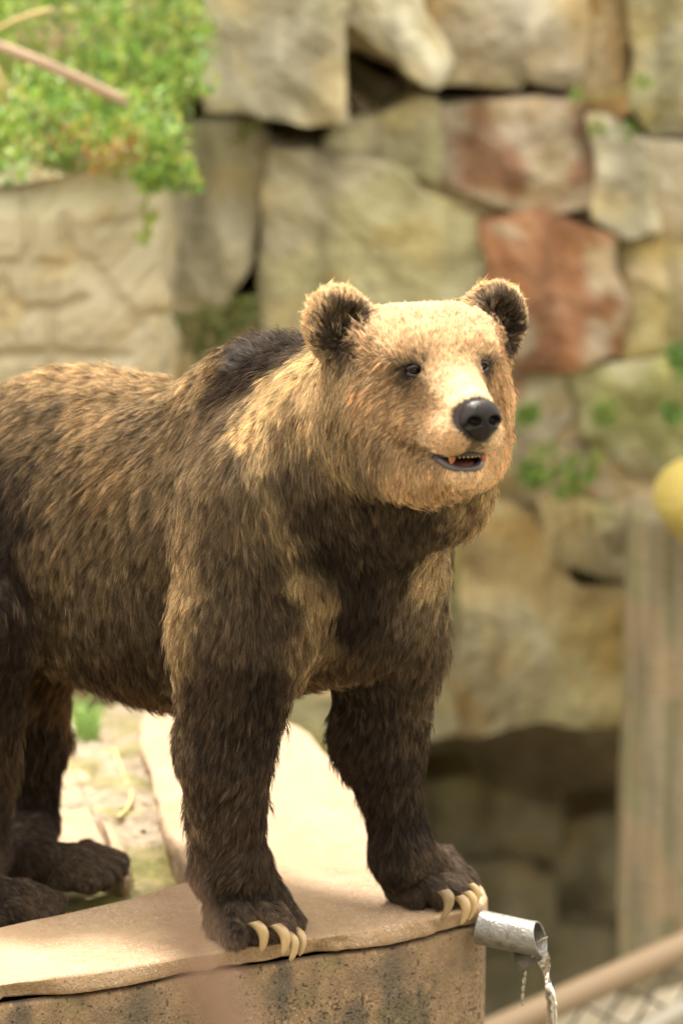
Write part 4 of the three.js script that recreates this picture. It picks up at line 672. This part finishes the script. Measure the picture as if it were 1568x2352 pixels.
  drip('trailing_plant', 'sprig of pale leaves trailing in the dark joint under the big top stone', [[W(590, 275, Z), .02], [W(570, 300, Z), .025], [W(545, 325, Z), .02]], 70, .022, [[.30, .32, .08], [.36, .34, .14]]);
  drip('trailing_plant', 'yellow-green sprig hanging on the right edge of the artificial rock', [[W(338, 430, FZ + .05), .02], [W(340, 500, FZ + .05), .02], [W(330, 550, FZ + .05), .018]], 90, .022, [[.34, .40, .04], [.28, .36, .05]]);
  drip('moss_plant', 'low green growth at the wall foot just above the bear\'s back', [[W(560, 720, Z), .03], [W(500, 740, Z), .04], [W(440, 770, Z), .05], [W(540, 770, Z), .04], [W(470, 810, Z), .04]], 420, .024, [[.20, .26, .05], [.27, .28, .07], [.16, .2, .05]]);
  drip('wall_fern', 'green ferny weeds growing from the joint to the right of the bear\'s muzzle', [[W(1250, 1070, Z), .045], [W(1210, 960, Z), .025], [W(1340, 1080, Z), .035], [W(1390, 960, Z), .03], [W(1300, 1110, Z), .04], [W(1220, 1100, Z), .03]], 420, .026, green);
  drip('joint_weed', 'small green weed in the wall joint at the right edge by the yellow log', [[W(1550, 820, Z), .03], [W(1565, 850, Z), .025], [W(1540, 960, Z), .02]], 120, .026, [[.12, .3, .02], [.1, .24, .02]]);
  drip('joint_weed', 'tiny weed at the upper right between the tan and the pale stones', [[W(1325, 225, Z), .015], [W(1440, 310, Z), .02], [W(1370, 300, Z), .015], [W(1475, 195, Z), .015]], 90, .02, green);
  const hay = group('dry_grass', W(1290, 1130, Z)); tag(hay, 'beard of dry straw-coloured grass hanging below the ferny weeds', 'dry grass');
  const blades = []; for (let i = 0; i < 46; i++) { const a = W(rr(1230, 1340), rr(1120, 1160), Z), b = a.clone().add(V(rr(-.03, .09), -rr(.06, .17), rr(0, .04))); blades.push(new THREE.TubeGeometry(new THREE.QuadraticBezierCurve3(a, a.clone().lerp(b, .5).add(V(.01, .02, .03)), b), 5, .0016, 4)); }
  const hb = add('blades', mergeGeometries(blades), mat({ color: C(.48, .38, .20) }), hay); hb.userData.kind = 'stuff';
  // timber posts and the yellow log at the right edge
  const PZ = -3.0, streaks = texture(512, .5, (u, v) => { const a = pn(u, v * .06, 30), b = pn(u, v * .15, 12, 3), c = pn(u, v, 60, 7), g = sstep(.5, .7, pn(u, v * .1, 16, 11)), o = sstep(.62, .8, pn(u, v * .4, 14, 17)), k = (.55 + .6 * a + .3 * b) * (.85 + .3 * c); return [k * lerp(lerp(.25, .21, g), .27, o), k * lerp(lerp(.21, .195, g), .205, o), k * lerp(lerp(.14, .11, g), .13, o), a * .7 + c * .3]; });
  const pa = W(1452, 1175, PZ), pillar = group('stone_pillar', V(pa.x + .11, -1.75, PZ - .1)); tag(pillar, 'tan stone pillar with vertical streaks at the right edge, out of focus', 'pillar');
  const sh = new THREE.Shape(), PW = .11, PD = .14; for (let i = 0; i <= 72; i++) { const t = i / 72 * 6.2832, c = Math.cos(t), q = Math.sin(t), k = (1 + .05 * Math.cos(t * 9 + 1)) / Math.pow(Math.abs(c) ** 3.2 + Math.abs(q) ** 3.2, 1 / 3.2); if (i) sh.lineTo(c * k * PW, q * k * PD); else sh.moveTo(c * k * PW, q * k * PD); }
  const PH = pa.y + 1.75, pg = new THREE.ExtrudeGeometry(sh, { depth: PH - .03, bevelEnabled: true, bevelSize: .02, bevelThickness: .03, bevelSegments: 4, steps: 60, curveSegments: 2 }); pg.rotateX(-Math.PI / 2);
  { const p = pg.attributes.position, u = pg.attributes.uv; for (let i = 0; i < p.count; i++) { const x = p.getX(i), y = p.getY(i), z = p.getZ(i), k = 1 + (fbm(x * 9 + 4, y * 4, z * 9, 3) - .5) * .16 - .12 * y / PH; p.setX(i, x * k); p.setZ(i, z * k); u.setXY(i, Math.atan2(z, x) * .125, y); } pg.computeVertexNormals(); pg.userData.local = true; }
  add('shaft', pg, mapped(streaks, { color: C(1.0, 1.0, .98) }, .006), pillar);
  const a = W(1570, 1120, PZ + .2), b = W(1730, 1300, PZ + .1), logG = group('yellow_log', a.clone()); tag(logG, 'rounded yellow log end leaning at the right edge above the stone pillar', 'log');
  const L = a.distanceTo(b), lg = new THREE.LatheGeometry([[0, -.05], [.03, -.047], [.06, -.032], [.078, -.005], [.085, .04], [.085, L]].map(([r, y]) => new THREE.Vector2(r, y)), 24); lg.applyQuaternion(new THREE.Quaternion().setFromUnitVectors(V(0, 1, 0), b.clone().sub(a).normalize())); lg.userData.local = true; add('trunk', lg, mapped(ROCK, { color: C(.55, .45, .14) }, .004), logG);
  // runnel odds and ends
  const bedAt = (x, y) => G(x, y, -.036), strawPts = [[262, 1730], [285, 1790], [303, 1835], [290, 1870], [270, 1888]].map(([x, y]) => bedAt(x, y).add(V(0, .008, 0)));
  tag(add('dry_stalk', new THREE.TubeGeometry(new THREE.CatmullRomCurve3(strawPts), 24, .0032, 7), mat({ color: C(.55, .40, .17) })), 'bent yellow dry stalk lying in the silt of the channel', 'stalk');
  const tuft = group('grass_tuft', bedAt(195, 1690)), bl = []; tag(tuft, 'small bright green grass tuft at the far end of the channel', 'grass tuft'); for (let i = 0; i < 60; i++) { const s = bedAt(rr(175, 225), rr(1675, 1710)), e = s.clone().add(V(rr(-.03, .03), rr(.03, .075), rr(-.03, .03))); bl.push(new THREE.TubeGeometry(new THREE.QuadraticBezierCurve3(s, s.clone().add(V(0, .04, 0)), e), 4, .0018, 4)); }
  add('blades', mergeGeometries(bl), mat({ color: C(.20, .33, .08) }), tuft).userData.kind = 'stuff';
  const peb = new THREE.InstancedMesh(new THREE.IcosahedronGeometry(1, 1), mapped(MUD, { color: C(1.2, 1.15, 1.1) }), 46), M = new THREE.Matrix4(), Q = new THREE.Quaternion();
  for (let i = 0; i < 46; i++) { const t = rnd(), q = bedAt(lerp(190, 400, rr(.0, 1) * .5 + t * .45), lerp(1690, 1930, t)), s = rr(.003, .007); Q.setFromEuler(new THREE.Euler(rr(0, 6), rr(0, 6), rr(0, 6))); M.compose(V(q.x, -.038 - sstep(-.98, -.72, q.z) * .035 + s * .3, q.z), Q, V(s, s * rr(.4, .7), s * rr(.7, 1.2))); peb.setMatrixAt(i, M); peb.setColorAt(i, C(rr(1, 1.5), rr(.95, 1.4), rr(.85, 1.2))); }
  peb.name = 'gravel'; tag(peb, 'loose gravel and silt crumbs in the channel bed', 'gravel', null, 'stuff'); scene.add(peb);
}
{ // unseen tree mass added behind the camera to keep sky light off the fronts
  const skyBlocker = group('added_tree_belt', V(0, -1.75, 15)); tag(skyBlocker, 'dark tree mass added unseen behind the camera to block sky light', 'trees', null, 'stuff');
  const g = new THREE.SphereGeometry(1, 120, 60), p = g.attributes.position, v = V(); for (let i = 0; i < p.count; i++) { v.fromBufferAttribute(p, i); const k = .8 + .35 * fbm(v.x * 4, v.y * 4, v.z * 4, 4) + .12 * noise(v.x * 30, v.y * 30, v.z * 30); p.setXYZ(i, v.x * 13 * k, 3.2 + v.y * 3.6 * k, v.z * 2.4 * k); } g.computeVertexNormals(); g.userData.local = true; add('crown', g, mat({ color: C(.05, .07, .025) }), skyBlocker);
}
{ // rail, wire mesh, slab, twig
  const RZ = -2.5, rail = group('handrail', W(1340, 2250, RZ)); tag(rail, 'thick tan handrail tube crossing the bottom right corner, out of focus', 'handrail');
  const a = W(1080, 2392, RZ + .05), b = W(1640, 2142, RZ - .05), dir = b.clone().sub(a);
  add('tube', new THREE.TubeGeometry(new THREE.LineCurve3(a.clone().addScaledVector(dir, -2), b.clone().addScaledVector(dir, 1.2)), 8, .031, 20), mat({ color: C(.34, .245, .16), roughness: .5 }), rail);
  const low = group('lower_rail', W(1520, 2320, RZ)); tag(low, 'pale grey lower rail tube at the bottom right corner under the wire mesh', 'rail');
  const c = W(1440, 2392, RZ + .05), d = W(1640, 2278, RZ), dd = d.clone().sub(c); add('tube', new THREE.TubeGeometry(new THREE.LineCurve3(c.clone().addScaledVector(dd, -4), d.clone().addScaledVector(dd, 3)), 8, .022, 20), mat({ color: C(.42, .38, .32), roughness: .55 }), low);
  const net = group('wire_mesh', W(1440, 2310, RZ)); tag(net, 'dark wire mesh panel below the tan handrail, out of focus', 'wire mesh');
  const wires = [], u = dir.clone().normalize(), down = V(.1, -1, .02).normalize(), o = a.clone().addScaledVector(dir, -.4).addScaledVector(down, .03), step = .1, wide = 2.0, tall = .9;
  const along2 = (s, t) => o.clone().addScaledVector(u, s).addScaledVector(down, t);
  for (let s = -tall; s < wide; s += step) { wires.push(new THREE.TubeGeometry(new THREE.LineCurve3(along2(Math.max(s, 0), Math.max(0, -s)), along2(Math.min(s + tall, wide), Math.min(tall, wide - s))), 1, .0042, 6)); wires.push(new THREE.TubeGeometry(new THREE.LineCurve3(along2(Math.max(s, 0), tall - Math.max(0, -s)), along2(Math.min(s + tall, wide), tall - Math.min(tall, wide - s))), 1, .0042, 6)); }
  add('wires', mergeGeometries(wires), mat({ color: C(.14, .12, .10), roughness: .6 }), net);
  const base = new THREE.BoxGeometry(2.2, .56, .4, 40, 8, 10), bp = base.attributes.position; base.rotateZ(.42); { const q = W(1400, 2249, RZ - .4); base.translate(q.x + .16, q.y - .34, q.z - .1); } const uv = base.attributes.uv; for (let i = 0; i < uv.count; i++) { bp.setY(i, bp.getY(i) + (fbm(bp.getX(i) * 6, 2, bp.getZ(i) * 6, 3) - .5) * .06); uv.setXY(i, bp.getX(i), bp.getY(i) + bp.getZ(i)); } base.computeVertexNormals();
  tag(add('rubble_slope', base, mapped(MUD, { color: C(1.5, 1.5, 1.45) }, .006)), 'light grey sloping slab behind the wire mesh, bottom right corner', 'slab');
  const tw = group('twig', W(500, 2352, 4.9)); tag(tw, 'blurred brown twig end close to the lens at the bottom, before the ledge', 'twig');
  const TZ = 4.9, pts = [[392, 2010], [420, 2100], [452, 2200], [488, 2290], [520, 2360], [560, 2460], [600, 2600]].map(([x, y]) => W(x, y, TZ)), g = new THREE.TubeGeometry(new THREE.CatmullRomCurve3(pts), 40, 1, 10), q = g.attributes.position, cv = new THREE.CatmullRomCurve3(pts);
  for (let i = 0; i <= 40; i++) { const m = cv.getPointAt(i / 40), r = lerp(.005, .030, (i / 40) ** .8); for (let j = 0; j <= 10; j++) { const k = i * 11 + j; q.setXYZ(k, m.x + (q.getX(k) - m.x) * r, m.y + (q.getY(k) - m.y) * r, m.z + (q.getZ(k) - m.z) * r); } }
  g.computeVertexNormals(); add('stem', g, mat({ color: C(.19, .11, .07) }), tw);
}
renderer.render(scene, camera);
